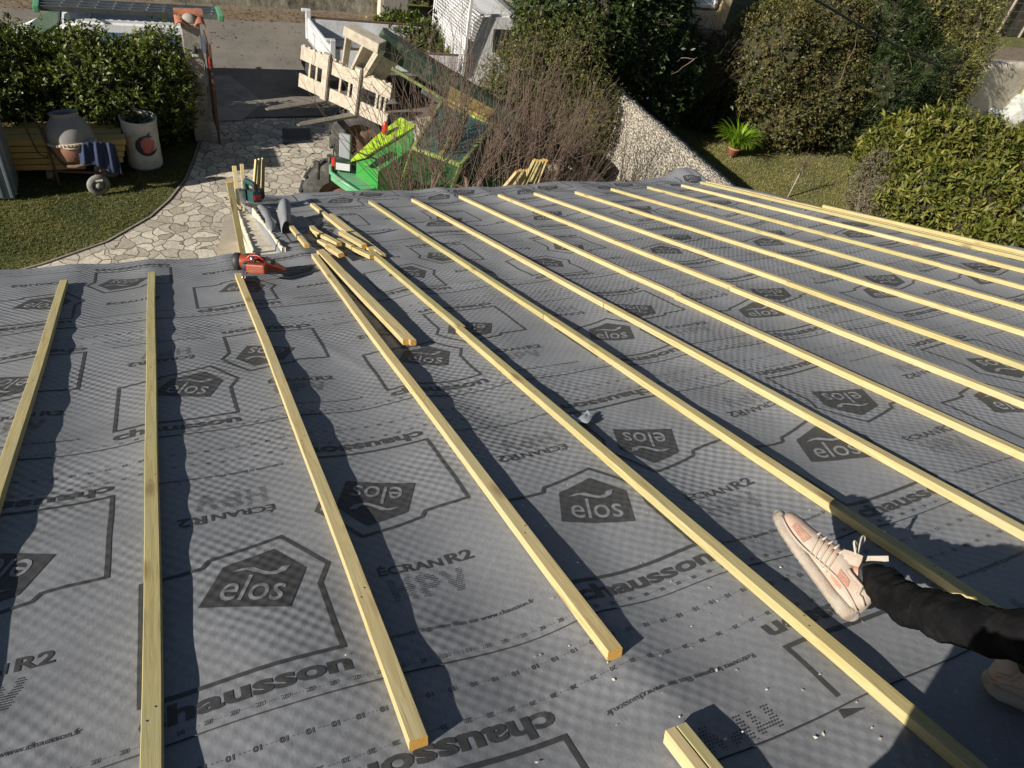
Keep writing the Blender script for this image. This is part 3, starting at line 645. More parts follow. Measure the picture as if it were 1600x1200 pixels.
shrub_thing('shrub', 'dark ivy green shrub against the cream house corner', 'shrub', b4[1:3], 3500, 5, .13, .07, LM_hedge, seed=8, up=.4, core=.88)
shrub_thing('shrub', 'dim shrub behind the far wall pillar', 'shrub', b4[3:], 1600, 5, .1, .05, LM_dark, seed=28, up=.4, core=.88)
shrub_thing('shrub', 'grey green shrub left of the cream house window', 'shrub', b4[:1], 2200, 5, .1, .05, LM_dark, seed=29, up=.4, core=.88)
b5 = [bl(*q) for q in ((1112, 105, 1.1, .75, .7, .8), (1108, 150, .6, .8, .7, .7), (1095, 175, .35, .7, .6, .5))]
shrub_thing('shrub', 'shaded dark shrub filling the gap between evergreen tree and thicket', 'shrub', b5, 1700, 5, .09, .035, LM_dark, seed=15, up=.35, core=.85)
# laurel hedge on the right
lb = [bl(*q) for q in ((1395, 250, 1.0, .85, .8, .95), (1455, 240, 1.15, .9, .8, 1.0), (1520, 255, 1.1, .9, .85, 1.0), (1590, 265, 1.1, .95, .9, 1.0), (1660, 280, 1.1, 1, .9, 1.0),
      (1440, 310, 1.0, .85, .8, .9), (1510, 330, 1.0, .9, .8, .9), (1590, 350, 1.0, .9, .9, .95), (1670, 370, 1.0, 1, .9, 1.), (1560, 420, .7, 1, .9, .8))]
shrub_thing('laurel_hedge', 'bright long leaved laurel hedge below the right edge of the roof', 'hedge', lb, 3800, 7, .17, .05, LM_laurel, seed=10, up=.6, spread=(15, 75), core=.82, curl=.35)
gb = [bl(*q) for q in ((1355, 285, .7, .38, .38, .75), (1372, 320, .6, .4, .4, .7))]
shrub_thing('shrub', 'small grey twiggy shrub at the left foot of the laurel hedge', 'shrub', gb, 1500, 4, .045, .016, leaf_mat('grey_leaf', [(.1, .09, .06), (.2, .17, .12), (.14, .15, .07)], .7), seed=11, up=.6, core=0)

# bare pruned shrubs
def bare_shrub(base, label, seed, h1=1.55, nl=5, shoots=16, sl=1.25, fan=.35, lean=(0, 0)):
    rr = np.random.default_rng(seed); sg = []; tw = []
    for i in range(nl):
        a = 6.28 * i / nl + rr.uniform(-.4, .4); d = (math.cos(a) * fan + lean[0], math.sin(a) * fan + lean[1], 1)
        p, d = chain(sg, (base[0] + .07 * math.cos(a), base[1] + .07 * math.sin(a), ZG - .02), d, h1 * rr.uniform(.8, 1.1), .052, .030, 7, .10, rr)
        for j in range(3):
            dd = d + rr.normal(scale=.45, size=3) + [0, 0, .2]; p2, d2 = chain(sg, p, dd, rr.uniform(.25, .5), .022, .014, 4, .15, rr)
            for s in range(shoots):
                d3 = d2 * .5 + rr.normal(scale=.30, size=3) + [0, 0, .75]; ll = sl * rr.uniform(.45, 1.15)
                p3, e3 = chain(tw, p2 + rr.normal(scale=.02, size=3), d3, ll, .0062, .0022, 5, .075, rr, .03)
                for z in range(3):
                    o = tw[-1 - rr.integers(0, 4)][0]; chain(tw, o, e3 + rr.normal(scale=.5, size=3), ll * .3, .003, .0014, 3, .12, rr)
    t = empty('bare_shrub', (base[0], base[1], ZG), label, 'shrub', 'leafless pruned shrubs by the house'); stems('trunk', sg, M_bark, t, 7); stems('twigs', tw, M_twig, t, 3); return t
bare_shrub((3.45, 7.7), 'leafless multi stemmed shrub in front of the green cab', 21, h1=2.1, sl=1.6, shoots=12, fan=.36, lean=(-.12, .06))
bare_shrub((4.1, 7.8), 'leafless shrub in the middle of three, right of the cab', 22, h1=2.1, sl=1.75, shoots=12, fan=.3, lean=(-.03, .08))
bare_shrub((4.95, 8.2), 'leafless shrub behind the leaning bundle of yellow battens', 23, h1=1.7, sl=1.2, shoots=9, fan=.35, lean=(.1, 0))
bare_shrub((5.9, 10.6), 'leafless reddish shrub growing against the olive shrub', 24, h1=1.2, sl=1.5, shoots=9)
bare_shrub((11.6, 14.6), 'bare reddish bush in the shade between tree and thicket', 25, h1=.9, sl=1.5, shoots=14, lean=(.3, 0))

# ================================================================== GARDEN WALLS, GATE, BUILDINGS
def paint(name, c, rough=.35, dirt=None, dsc=4, c2=None, metal=0): return mat(name, c, c2 or tuple(x * .88 for x in c), 6, rough, metal, .05, 40, dirt, dsc, coat=.2)
M_white = paint('white_paint', (.74, .75, .76), .3, (.45, .44, .42), 2)
M_glass = newmat('dark_glass')
_m, _n_, _B, N, L = M_glass; _B.inputs['Base Color'].default_value = (.02, .03, .03, 1); _B.inputs['Roughness'].default_value = .05; _B.inputs['Specular IOR Level'].default_value = .8; M_glass = _m
M_black = mat('black_rubber', (.03, .03, .031), (.05, .048, .045), 20, .75, bmp=.2, dirt=(.12, .11, .09), dsc=8)
M_steel = mat('galvanised_steel', (.42, .44, .45), (.3, .32, .33), 12, .4, metal=.9, bmp=.05)
M_rust = mat('rusty_steel', (.10, .075, .06), (.19, .10, .06), 20, .8, metal=.3, bmp=.3)
M_tile = mat('terracotta_tile', (.42, .16, .08), (.30, .12, .07), 9, .85, bmp=.3, dirt=(.14, .11, .08), dsc=9)
M_mortar = mat('grey_mortar', (.36, .33, .29), (.25, .23, .2), 14, .95, bmp=.8, dirt=(.14, .13, .11), dsc=5)
m, n, B, N, L = newmat('pebble_dash'); v = objvec(N, L)
q = N('ShaderNodeTexVoronoi'); q.inputs['Scale'].default_value = 22; L(v, q.inputs['Vector']); sc_ = N('ShaderNodeSeparateColor'); L(q.outputs['Color'], sc_.inputs[0])
pc = ramp(N, L, sc_.outputs[0], [(0, (.40, .36, .30)), (.5, (.55, .51, .44)), (1, (.66, .62, .55))])
dk_ = ramp(N, L, q.outputs['Distance'], [(.30, (1, 1, 1)), (.66, (.40, .37, .32))]); L(mixc(N, L, 1, pc, dk_, 'MULTIPLY'), B.inputs['Base Color']); B.inputs['Roughness'].default_value = .9
bb = bump(N, L, B, q.outputs['Distance'], 1.0, .05); bb.invert = True; M_pebble = m
def rough_wall(name, a, b, th, h, m, label, cat, nub=.02, step=.09, group=None, parent=None, seedk=2):
    a, b = Vector(a), Vector(b); d = (b - a); Ln = d.length; d.normalize(); nrm = Vector((-d.y, d.x, 0)); nu, nv, nt_ = int(Ln / step), max(2, int(h / step)), max(2, int(th / step))
    prof = [(0, k * h / nv) for k in range(nv)] + [(k * th / nt_, h) for k in range(nt_)] + [(th, h - k * h / nv) for k in range(nv + 1)]
    V = []; rg = np.random.default_rng(3)
    for i in range(nu + 1):
        for (t, z) in prof:
            p = a + d * (Ln * i / nu) + nrm * t; j = rg.normal(scale=nub, size=3); V.append((p.x + j[0] * .5, p.y + j[1] * .5, ZG + z + (j[2] * .7 if z > .1 else -.02)))
    k = len(prof); F = [[i * k + j, i * k + j + 1, (i + 1) * k + j + 1, (i + 1) * k + j] for i in range(nu) for j in range(k - 1)]
    o = npmesh(name, V, F, m, parent)
    bm = bmesh.new(); bm.from_mesh(o.data); bm.verts.ensure_lookup_table(); bm.faces.new([bm.verts[j] for j in range(k)]); bm.faces.new([bm.verts[nu * k + j] for j in range(k)][::-1]); bmesh.ops.recalc_face_normals(bm, faces=bm.faces); bm.to_mesh(o.data); bm.free()
    return tag(o, label, cat, group) if label else o
rough_wall('pebble_wall', (8.7, 7.0, 0), (8.7, 14.2, 0), -.28, 1.6, M_pebble, 'long pale pebble covered garden wall running away from the roof edge', 'wall', .012, .05)
# stained rendered wall along the far side of the road
m, n, B, N, L = newmat('stained_render'); v = objvec(N, L, (1, 1, .45))
c = ramp(N, L, noise_n(N, L, 3.2, 8, v, .75), [(.36, (.07, .065, .05)), (.5, (.24, .22, .17)), (.64, (.42, .39, .32))]); L(c, B.inputs['Base Color']); B.inputs['Roughness'].default_value = .95
bump(N, L, B, noise_n(N, L, 30, 6, v, .7), .8, .03); M_stain = m
rough_wall('roadside_wall', (-30, 22.0, 0), (6.3, 22.2, 0), .25, 1.7, M_stain, 'long stained rendered wall on the far side of the road', 'wall', .008, .2)
t = empty('wall_pillar', (6.75, 22.2, ZG), 'square grey pillar ending the stained roadside wall', 'pillar')
MB().box((6.75, 22.15, ZG + .95), (.72, .5, 1.92), bev=.02).build('shaft', M_conc, t); MB().box((6.33, 22.13, ZG + .95), (.11, .46, 1.9), bev=.01).build('corner_strip', M_board, t); MB().box((6.72, 22.15, ZG + 1.96), (.92, .6, .1), bev=.02).build('cap', M_conc, t)
# gate pillar with three tiles
t = empty('gate_pillar', (.78, 14.2, ZG), 'grey rendered gate pillar capped with terracotta tiles beside the hedge', 'pillar')
pb = at(312, 226); px_, py_ = .74, 14.25
MB().box((px_, py_, ZG + 1.05), (.30, .30, 2.12), bev=.015).build('shaft', M_mortar, t)
tl = MB()
def canal(c, L_, r, ang, m_=None, tilt=0):
    q = MB(); M_ = Matrix.Translation(c) @ Matrix.Rotation(ang, 4, 'Z') @ Matrix.Rotation(tilt, 4, 'X'); V, k = [], 10
    for y in (-L_ / 2, L_ / 2):
        rr_ = r * (1.08 if y < 0 else .92)
        for i in range(k + 1):
            a = math.pi * i / k; V.append(M_ @ Vector((rr_ * math.cos(a), y, rr_ * math.sin(a))))
        for i in range(k + 1):
            a = math.pi * i / k; V.append(M_ @ Vector(((rr_ - .014) * math.cos(a), y, (rr_ - .014) * math.sin(a))))
    vs = [q.bm.verts.new(p) for p in V]; K = k + 1
    for i in range(k):
        for A, B_ in ((0, 2 * K), (K, 3 * K)): q.bm.faces.new((vs[A + i], vs[A + i + 1], vs[B_ + i + 1], vs[B_ + i]))
        for A in (0, 2 * K): q.bm.faces.new((vs[A + i], vs[A + i + 1], vs[A + K + i + 1], vs[A + K + i]))
    for i in (0, k): q.bm.faces.new((vs[i], vs[K + i], vs[3 * K + i], vs[2 * K + i]))
    return q
for dx in (-.155, .155): canal((px_ + dx, py_ - .02, ZG + 2.10), .42, .085, 0, tilt=.12).build('tile', M_tile, t, smooth=False)
canal((px_, py_ + .10, ZG + 2.19), .46, .09, math.pi / 2).build('tile', M_tile, t)
mm = MB(); mm.lathe((px_, py_, ZG + 2.09), [(0, 0), (.15, 0), (.14, .07), (.07, .13), (0, .15)], 9); mm.build('mortar_lump', M_mortar, t)
lt = MB(); lt.box((px_ + .02, py_ - .19, ZG + 1.62), (.11, .09, .06), bev=.01); lt.build('intercom_base', M_white, t); MB().lathe((px_ + .02, py_ - .2, ZG + 1.65), [(0, 0), (.05, 0), (.035, .1), (0, .13)], 10).build('lamp_hood', M_black, t)
g0 = at(343, 224)
t = empty('gate_leaf', g0, 'narrow rusty gate leaf standing open edge on beside the pillar', 'gate')
MB().box((g0.x, g0.y, ZG + .9), (.045, .045, 1.85), bev=.004).build('post', M_rust, t)
gl = MB()
for k in range(12): gl.box((g0.x + .012 * k / 12, g0.y + .1 + .09 * k, ZG + .9), (.014, .014, 1.6))
for z in (.15, 1.65): gl.box((g0.x + .006, g0.y + .6, ZG + z), (.03, 1.1, .035))
gl.build('bars', M_rust, t); MB().box((g0.x - .03, g0.y - .01, ZG + 1.5), (.03, .05, .2), bev=.004).build('red_reflector', paint('red_plastic', (.5, .03, .02)), t)

# cream house corner with window, top of the picture
M_cream = mat('cream_render', (.66, .54, .33), (.6, .49, .3), 4, .9, bmp=.15, dirt=(.4, .34, .22), dsc=1.5)
hx, hy = 19.35, 22.7
t = empty('neighbour_house', (15, 24, ZG), 'cream rendered house corner with a tall white framed window', 'building')
MB().box((14.2, 25.9, ZG + 2.2), (10.3, 6.0, 4.4)).build('wall', M_cream, t)
MB().box((14.2, hy + .12, ZG + .3), (10.4, .2, .6), bev=.02).build('plinth', M_board, t)
MB().box((hx - .2, hy + .1, ZG + 2.2), (.42, .32, 4.4), bev=.02).build('corner_post', M_cream, t)
wf = MB(); wx0, wx1, z0_, z1_ = 15.6, 18.75, .75, 3.6
for c_, d_ in (((wx0 + wx1) / 2, z0_), ((wx0 + wx1) / 2, z1_), ((wx0 + wx1) / 2, 2.0)): wf.box((c_, hy + .1, ZG + d_), (wx1 - wx0, .14, .1))
for x_ in (wx0, (wx0 + wx1) / 2, wx1): wf.box((x_, hy + .095, ZG + (z0_ + z1_) / 2), (.09, .15, z1_ - z0_))
win = wf.build('window', M_white, t)
pg_ = MB()
pg_.box(((wx0 + wx1) / 2, hy + .17, ZG + 1.38), (wx1 - wx0 - .1, .02, 1.2)); pg_.build('lower_pane', mat('pale_curtained_glass', (.42, .52, .55), (.36, .46, .5), 2, .15), win)
MB().box(((wx0 + wx1) / 2, hy + .17, ZG + 2.8), (wx1 - wx0 - .1, .02, 1.5)).build('upper_pane', mat('grey_blind', (.30, .33, .36), (.24, .27, .3), 40, .3), win)
MB().hexa([(8.8, 22.3, ZG + 4.4), (19.6, 22.3, ZG + 4.4), (19.6, 29.2, ZG + 4.4), (8.8, 29.2, ZG + 4.4)], [(9.2, 25.5, ZG + 5.8), (19.4, 25.5, ZG + 5.8), (19.4, 26, ZG + 5.8), (9.2, 26, ZG + 5.8)]).build('roof', M_tile, t)

# slatted fence, boundary wall, pillar and brown gate, top right
fA, fB = at(1528, 57), at(1640, 58); fd = (fB - fA).normalized(); fl = 14.0
t = empty('slatted_fence', fA, 'weathered dark plank fence with pale posts at the top right', 'fence')
M_plank = mat('dark_planks', (.15, .125, .10), (.07, .06, .05), 4, .85, bmp=.4, dirt=(.22, .19, .15), dsc=3)
M_post = mat('pale_post', (.36, .31, .24), (.26, .22, .17), 6, .85, bmp=.3)
fn = Vector((-fd.y, fd.x, 0)); s0 = fA - fd * 4
for k in range(6):
    a = s0 + fn * .03; b = s0 + fd * fl + fn * .03
    MB().bar((a.x, a.y, ZG + .2 + k * .37), (b.x, b.y, ZG + .2 + k * .37), .035, .345, bev=.005).build('plank', M_plank, t)
for k in range(7):
    p = s0 + fd * (1.15 + k * 2.15); MB().box((p.x, p.y - .03, ZG + 1.15), (.13, .1, 2.35), math.atan2(fd.y, fd.x), .01).build('post', M_post, t)
wl, wr = at(1486, 196), at(1566, 192)
rough_wall('garden_wall', (wl.x, wl.y, 0), (wr.x, wr.y, 0), .25, 1.9, M_board, 'pale rendered wall in bush shade left of the brown gate', 'wall', .006, .2)
t = empty('gate_pier', (wr.x + .3, wr.y, ZG), 'cream stone gate pier with moulded cap at the right edge', 'pillar')
MB().box((wr.x + .28, wr.y + .1, ZG + 1.1), (.5, .5, 2.2), bev=.02).build('shaft', M_cream, t); MB().box((wr.x + .28, wr.y + .1, ZG + 2.26), (.72, .72, .1), bev=.03).build('moulding', M_board, t); MB().box((wr.x + .28, wr.y + .1, ZG + 2.4), (.6, .6, .18), bev=.04).build('cap', M_board, t)
M_brown = paint('brown_paint', (.20, .085, .04), .5)
t = empty('brown_gate', (wr.x + 1.8, wr.y, ZG), 'brown panelled gate with pale frame cut by the right edge', 'gate')
x0, x1, yy = wr.x + .6, wr.x + 4.2, wr.y + .1
MB().box(((x0 + x1) / 2, yy, ZG + 1.4), (x1 - x0 - .2, .05, 1.0)).build('upper_panel', M_brown, t); MB().box(((x0 + x1) / 2, yy, ZG + .4), (x1 - x0 - .2, .05, .7)).build('lower_panel', M_brown, t)
fr = MB()
for z in (.05, .83, 1.96): fr.box(((x0 + x1) / 2, yy, ZG + z), (x1 - x0, .1, .1))
for x in (x0 + .05, x1 - .05): fr.box((x, yy - .003, ZG + 1.0), (.1, .1, 2.0))
fr.build('gate_frame', M_post, t)
t2 = MB().box((wl.x - 1.6, wl.y + .1, ZG + .95), (2.9, .08, 1.8), bev=.01).build('brown_gate', M_brown); tag(t2, 'dark brown gate panel in deep shade under the golden shrub', 'gate')
# rubble bag
bg_ = at(1572, 196); bm = bmesh.new(); bmesh.ops.create_icosphere(bm, subdivisions=4, radius=1)
for v_ in bm.verts:
    c = v_.co; f_ = 1 + .22 * mnoise.noise(c * 2.3) + .08 * mnoise.noise(c * 7); k = .62 if c.z < 0 else (.62 - .25 * c.z)
    c.x *= k * f_; c.y *= k * .9 * f_; c.z = (c.z * .75 * f_) + .62
me = bpy.data.meshes.new('rubble_bag'); bm.to_mesh(me); bm.free()
tag(link('rubble_bag', me, mat('white_woven_sack', (.52, .52, .5), (.3, .32, .28), 5, .8, bmp=.8, bsc=8, bd=.05), None, Matrix.Translation((bg_.x, bg_.y, ZG)) @ Matrix.Diagonal((.85, .8, .75, 1)), True), 'crumpled white rubble sack in front of the brown gate', 'bag')
bg2 = at(1540, 196); me2 = me.copy(); tag(link('rubble_bag', me2, [], None, Matrix.Translation((bg2.x, bg2.y, ZG)) @ Matrix.Rotation(1.4, 4, 'Z') @ Matrix.Diagonal((.6, .6, .4, 1)), True), 'low shaded grey sack left of the crumpled white one', 'bag')
# overhead cable
c0, c1 = aty(1180, -60, 9.0), aty(1535, 130, 15.0); pts = []
for i in range(25):
    f_ = i / 24; p = c0.lerp(c1, f_); p.z -= .35 * 4 * f_ * (1 - f_) * .4; pts.append(p)
tag(MB().tube(pts, .022, 6).build('overhead_cable', M_black), 'slack dark overhead cable crossing the garden thicket', 'cable')

# potted strap leaf plant
pp = at(1143, 243); t = empty('potted_plant', pp, 'bright green strap leaved plant in a terracotta pot on the lawn', 'plant')
MB().lathe((pp.x, pp.y, ZG), [(0, 0), (.10, 0), (.13, .17), (.15, .18), (.15, .22), (.13, .22), (.125, .19), (0, .19)], 20).build('pot', M_tile, t)
V, F = [], []; rr = np.random.default_rng(4)
for i in range(190):
    a = rr.uniform(0, 6.28); sp_ = rr.uniform(.15, 1.0); Ln = rr.uniform(.45, .85); wd = rr.uniform(.018, .03); b0 = len(V); d = Vector((math.cos(a), math.sin(a), 0)); sd = Vector((-d.y, d.x, 0)); ns = 7
    for k in range(ns + 1):
        f_ = k / ns; el = 1.5 - sp_ * .6 - f_ * f_ * (1.0 + sp_); rad_ = .03 + sp_ * .05 + sum(math.cos(1.5 - sp_ * .6 - (j_ / ns) ** 2 * (1.0 + sp_)) * Ln / ns for j_ in range(k)); zz = .18 + sum(math.sin(1.5 - sp_ * .6 - (j_ / ns) ** 2 * (1.0 + sp_)) * Ln / ns for j_ in range(k))
        w_ = wd * (1 - f_) ** .6 + .001; p = Vector((pp.x, pp.y, ZG)) + d * rad_ + Vector((0, 0, zz)); V += [p - sd * w_, p + sd * w_]
    F += [[b0 + 2 * k, b0 + 2 * k + 1, b0 + 2 * k + 3, b0 + 2 * k + 2] for k in range(ns)]
npmesh('leaves', V, F, leaf_mat('strap_leaf', [(.10, .22, .01), (.20, .36, .02), (.36, .48, .06)], .4, .35), t)
# staked sapling
sp0 = at(1231, 308); sp1 = sp0 + Vector((.18, .12, .74)); t = empty('staked_sapling', sp0, 'thin bare sapling tied to a stake on the pale lawn', 'sapling')
MB().tube([sp0 - Vector((0, 0, .02)), sp1], [.02, .014], 7).build('stake', M_post, t); sg = []; rr = np.random.default_rng(8)
for k in range(26): chain(sg, sp0.lerp(sp1, rr.uniform(.6, 1.0)), (rr.normal() * .5, rr.normal() * .5, 1), rr.uniform(.25, .6), .005, .0015, 4, .2, rr)
stems('twigs', sg, M_twig, t, 3)

# ================================================================== VEHICLES
M_green = paint('green_paint', (.035, .30, .05), .35, (.16, .15, .08), 5); M_lime = paint('lime_paint', (.36, .58, .02), .35, (.22, .2, .1), 7); M_dgreen = paint('dark_green_paint', (.018, .045, .03), .45, (.17, .16, .12), 6); M_pgreen = paint('pale_green_paint', (.12, .36, .19), .4, (.2, .19, .12), 5)
M_mud = mat('dried_cement_coating', (.50, .44, .35), (.36, .31, .24), 9, .95, bmp=.5, bsc=60, dirt=(.58, .54, .46), dsc=14)
M_fork = mat('worn_fork_steel', (.30, .27, .23), (.18, .16, .14), 12, .7, metal=.3, bmp=.2)
M_cabglass = mat('tinted_cab_glass', (.03, .10, .075), (.10, .16, .13), 5, .12, spec=.8, dirt=(.16, .17, .13), dsc=3)
M_red = paint('red_lens', (.75, .04, .02), .3)
def prism(mb, top, hb, mi=0):                  # top: (px,py,h) points at their real heights; the sides drop straight to hb
    T = [at(*p) for p in top]; return mb.hexa([(p.x, p.y, ZG + hb) for p in T], T, mi)
th_ = empty('telehandler', (3.3, 10.6, ZG), 'lime green telehandler with muddy fork carriage, parked behind the bare shrubs', 'telehandler')
CC = Vector((3.06, 12.79, -5.08)); yw = .59
from mathutils import Euler
RM = (Matrix.Rotation(yw, 3, 'Z') @ Matrix.Rotation(.14, 3, 'Y'))
def cp(f_, s_, z_): return CC + RM @ Vector((-f_, -s_, z_))      # f forward along the forks, s to the right in the picture, z up
MC = Matrix.Translation(CC) @ RM.to_4x4(); W2, H2 = 1.05, .36
def cbox(mb, f0, f1, s0, s1, z0, z1, bev=.006):
    mb.box(CC + RM @ Vector((-(f0 + f1) / 2, -(s0 + s1) / 2, (z0 + z1) / 2)), (abs(f1 - f0), abs(s1 - s0), abs(z1 - z0)), RM, bev)
car = MB()
cbox(car, -.04, 0, -W2, -.30 * W2, .12, H2); cbox(car, -.04, 0, -.28 * W2, .36 * W2, .10, H2 - .03); cbox(car, -.04, 0, .38 * W2, W2, .12, H2)
cbox(car, -.04, 0, -W2, -.30 * W2, -H2, -.12); cbox(car, -.04, 0, -.28 * W2, .36 * W2, -H2, -.14); cbox(car, -.04, 0, .38 * W2, W2, -H2, -.12)
for s_ in (-.78, -.62, -.08, .12, .72, .80, .9): cbox(car, -.035, -.01, s_ * W2 - .022, s_ * W2 + .022, -.14, .14, .003)
for i in range(17):
    s_ = -W2 + (i + .5) * 2 * W2 / 17
    if i % 5 != 4: cbox(car, -.038, -.002, s_ - .03, s_ + .03, H2 - .01, H2 + .025, .003)
car.build('fork_carriage', M_mud, th_)
for s_ in (-.37 * W2, .32 * W2):
    fk = MB(); cbox(fk, 0, .055, s_ - .075, s_ + .075, -H2 - .06, H2 + .07, .008)
    a = [cp(.05, s_ - .07, -H2 - .01), cp(1.20, s_ - .07, -H2 - .045), cp(1.36, s_ - .035, -H2 - .06), cp(1.36, s_ + .035, -H2 - .06), cp(1.20, s_ + .07, -H2 - .045), cp(.05, s_ + .07, -H2 - .01)]
    fk.hexa([p - Vector((0, 0, .045 if i in (0, 5) else .015)) for i, p in enumerate(a)], a); fk.build('fork', [M_mud] if False else M_fork, th_)
for s_ in (-.37 * W2, .32 * W2):
    fkm = MB(); cbox(fkm, .056, .07, s_ - .06, s_ + .06, -H2, H2 + .05, .004); fkm.build('fork_back', M_mud, th_)
# head bracket from carriage to boom nose
nose = at(578, 52, 2.75); tail = at(812, 196, 1.55)
hb_ = MB(); top1, top2 = nose + Vector((-.30, .12, .0)), nose + Vector((.12, -.32, -.1)); lo1, lo2 = cp(-.1, -.10 * W2, .30), cp(-.1, .34 * W2, .26)
hb_.bar(lo1, top1, .10, .12, bev=.01); hb_.bar(lo2, top2, .10, .12, bev=.01); hb_.bar(top1 + Vector((-.03, .02, 0)), top2, .26, .16, bev=.02)
hb_.hexa([lo2 + Vector((.05, 0, 0)), lo2 + Vector((.30, -.1, -.05)), top2 + Vector((.42, .1, -.15)), top2 + Vector((.1, .1, -.05))], [lo2 + Vector((.05, .06, .03)), lo2 + Vector((.30, -.04, -.02)), top2 + Vector((.42, .16, -.1)), top2 + Vector((.1, .16, 0))])
hb_.bar(lo1.lerp(lo2, .5) + Vector((.05, .05, 0)), top1.lerp(top2, .5) + Vector((.1, .1, -.1)), .22, .06)
hb_.build('head_bracket', M_mud, th_)
bm_ = MB(); bd = (tail - nose).normalized(); bm_.bar(nose + bd * .15, tail, .28, .34, bev=.03); bo = bm_.build('boom', M_dgreen, th_)
bl_ = MB(); bl_.bar(nose + bd * .5 + Vector((-.12, -.14, -.24)), nose.lerp(tail, .52) + Vector((-.12, -.14, -.24)), .05, .05, bev=.008); bl_.build('lime_rail', mat('scraped_lime', (.20, .32, .06), (.30, .30, .18), 14, .6, dirt=(.06, .08, .04), dsc=9), th_)
MB().bar(nose + bd * 1.0 + Vector((0, 0, -.38)), nose.lerp(tail, .9) + Vector((-.05, -.1, -.35)), .10, .10, bev=.01).build('lift_cylinder', M_steel, th_)
MB().bar(lo2 + Vector((.25, 0, -.2)), lo2 + Vector((.35, .05, .25)), .05, bev=.01).build('tilt_cylinder', M_steel, th_)
# body
hd = MB(); prism(hd, [(620, 192, 1.95), (648, 210, 1.95), (640, 234, 1.85), (591, 268, 1.6), (557, 253, 1.5), (590, 220, 1.75)][::-1], .75); hd.build('engine_cover', M_green, th_)
lid = MB()
T = [at(*p) for p in ((626, 186, 1.98), (650, 200, 1.99), (612, 222, 1.83), (572, 247, 1.62), (548, 253, 1.5), (586, 217, 1.77))]
lid.hexa([p + Vector((0, 0, .004)) for p in T[::-1]], [p + Vector((0, 0, .035)) for p in T[::-1]]); lid.build('lime_lid', M_lime, th_)
bdm = MB(); prism(bdm, [(591, 270, 1.2), (640, 238, 1.2), (760, 215, 1.2), (800, 260, 1.2), (700, 330, 1.2)][::-1], .55); bdm.build('chassis', M_green, th_)
fe = MB(); fpx = [(517, 259), (535, 252), (574, 268), (600, 280), (584, 296), (560, 300), (530, 280), (517, 270)]
prism(fe, [(x, y, 1.28) for x, y in fpx][::-1], 1.16); feo = fe.build('front_fender', M_pgreen, th_)
rim = [at(x, y, 1.3) for x, y in fpx]; rim.append(rim[0]); MB().tube(rim, .03, 8, cap=False).build('fender_rim', M_pgreen, th_)
fp_ = at(556, 292, 1.2); MB().tube([fp_, (fp_.x, fp_.y, ZG + .5)], .07, 12).build('fender_post', M_pgreen, th_)
lb_ = at(537, 256, 1.4); RL = Matrix.Rotation(-.35, 3, 'Z')
MB().box(lb_, (.26, .18, .16), RL, .015).build('light_box', M_dgreen, th_); MB().box(lb_ + RL @ Vector((0, -.094, -.005)), (.21, .012, .11), RL, .003).build('number_plate', M_white, th_)
MB().box(lb_ + RL @ Vector((-.16, .02, .0)), (.05, .07, .12), RL, .01).build('red_lamp', M_red, th_)
cn = at(601, 206, 1.9); MB().lathe(cn, [(0, -.02), (.05, -.02), (.04, .1), (.02, .16), (0, .17)], 12).build('beacon', M_red, th_)
mr = at(537, 230, 1.95); ma = at(530, 256, 1.35)
MB().tube([ma, ma + Vector((-.08, .05, .12)), ma + Vector((-.06, .1, .3)), mr], .012, 6).build('mirror_arm', M_black, th_)
MB().box(mr + Vector((.02, 0, .02)), (.05, .17, .36), Matrix.Rotation(.9, 3, 'Z'), .02).build('mirror', paint('grey_plastic', (.28, .30, .32), .4), th_)
# cab
cb = [(625, 292, 1.1), (704, 300, 1.1), (790, 245, 1.1), (700, 200, 1.1)]; ct = [(646, 231, 2.45), (720, 258, 2.45), (770, 196, 2.5), (690, 160, 2.5)]
Bc, Tc = [at(*p) for p in cb], [at(*p) for p in ct]
MB().hexa(Bc[::-1], Tc[::-1]).build('cab_glazing', M_cabglass, th_)
fr = MB()
for i in range(4):
    j = (i + 1) % 4; fr.bar(Bc[i], Tc[i], .05, bev=.012); fr.bar(Tc[i], Tc[j], .045, .05, bev=.012)
fr.bar(Bc[0], Bc[1], .12, .12, bev=.02); fr.bar(Tc[0].lerp(Tc[1], .55), Tc[3].lerp(Tc[2], .5), .05)
fr.build('cab_frame', mat('weathered_lime', (.30, .40, .10), (.22, .25, .10), 8, .6, dirt=(.25, .13, .05), dsc=8), th_)
MB().hexa([Tc[3] + Vector((.1, .02, .01)), Tc[2] + Vector((-.05, .1, .01)), Tc[2] + Vector((.2, .4, .01)), Tc[3] + Vector((.3, .5, .01))][::1], [Tc[3] + Vector((.1, .02, .05)), Tc[2] + Vector((-.05, .1, .05)), Tc[2] + Vector((.2, .4, .05)), Tc[3] + Vector((.3, .5, .05))]).build('roof_panel', mat('rusty_lime', (.28, .30, .08), (.30, .14, .05), 6, .7), th_)
Fd = Vector((-math.cos(yw), -math.sin(yw), 0)); Ld = Vector((math.sin(yw), -math.cos(yw), 0))
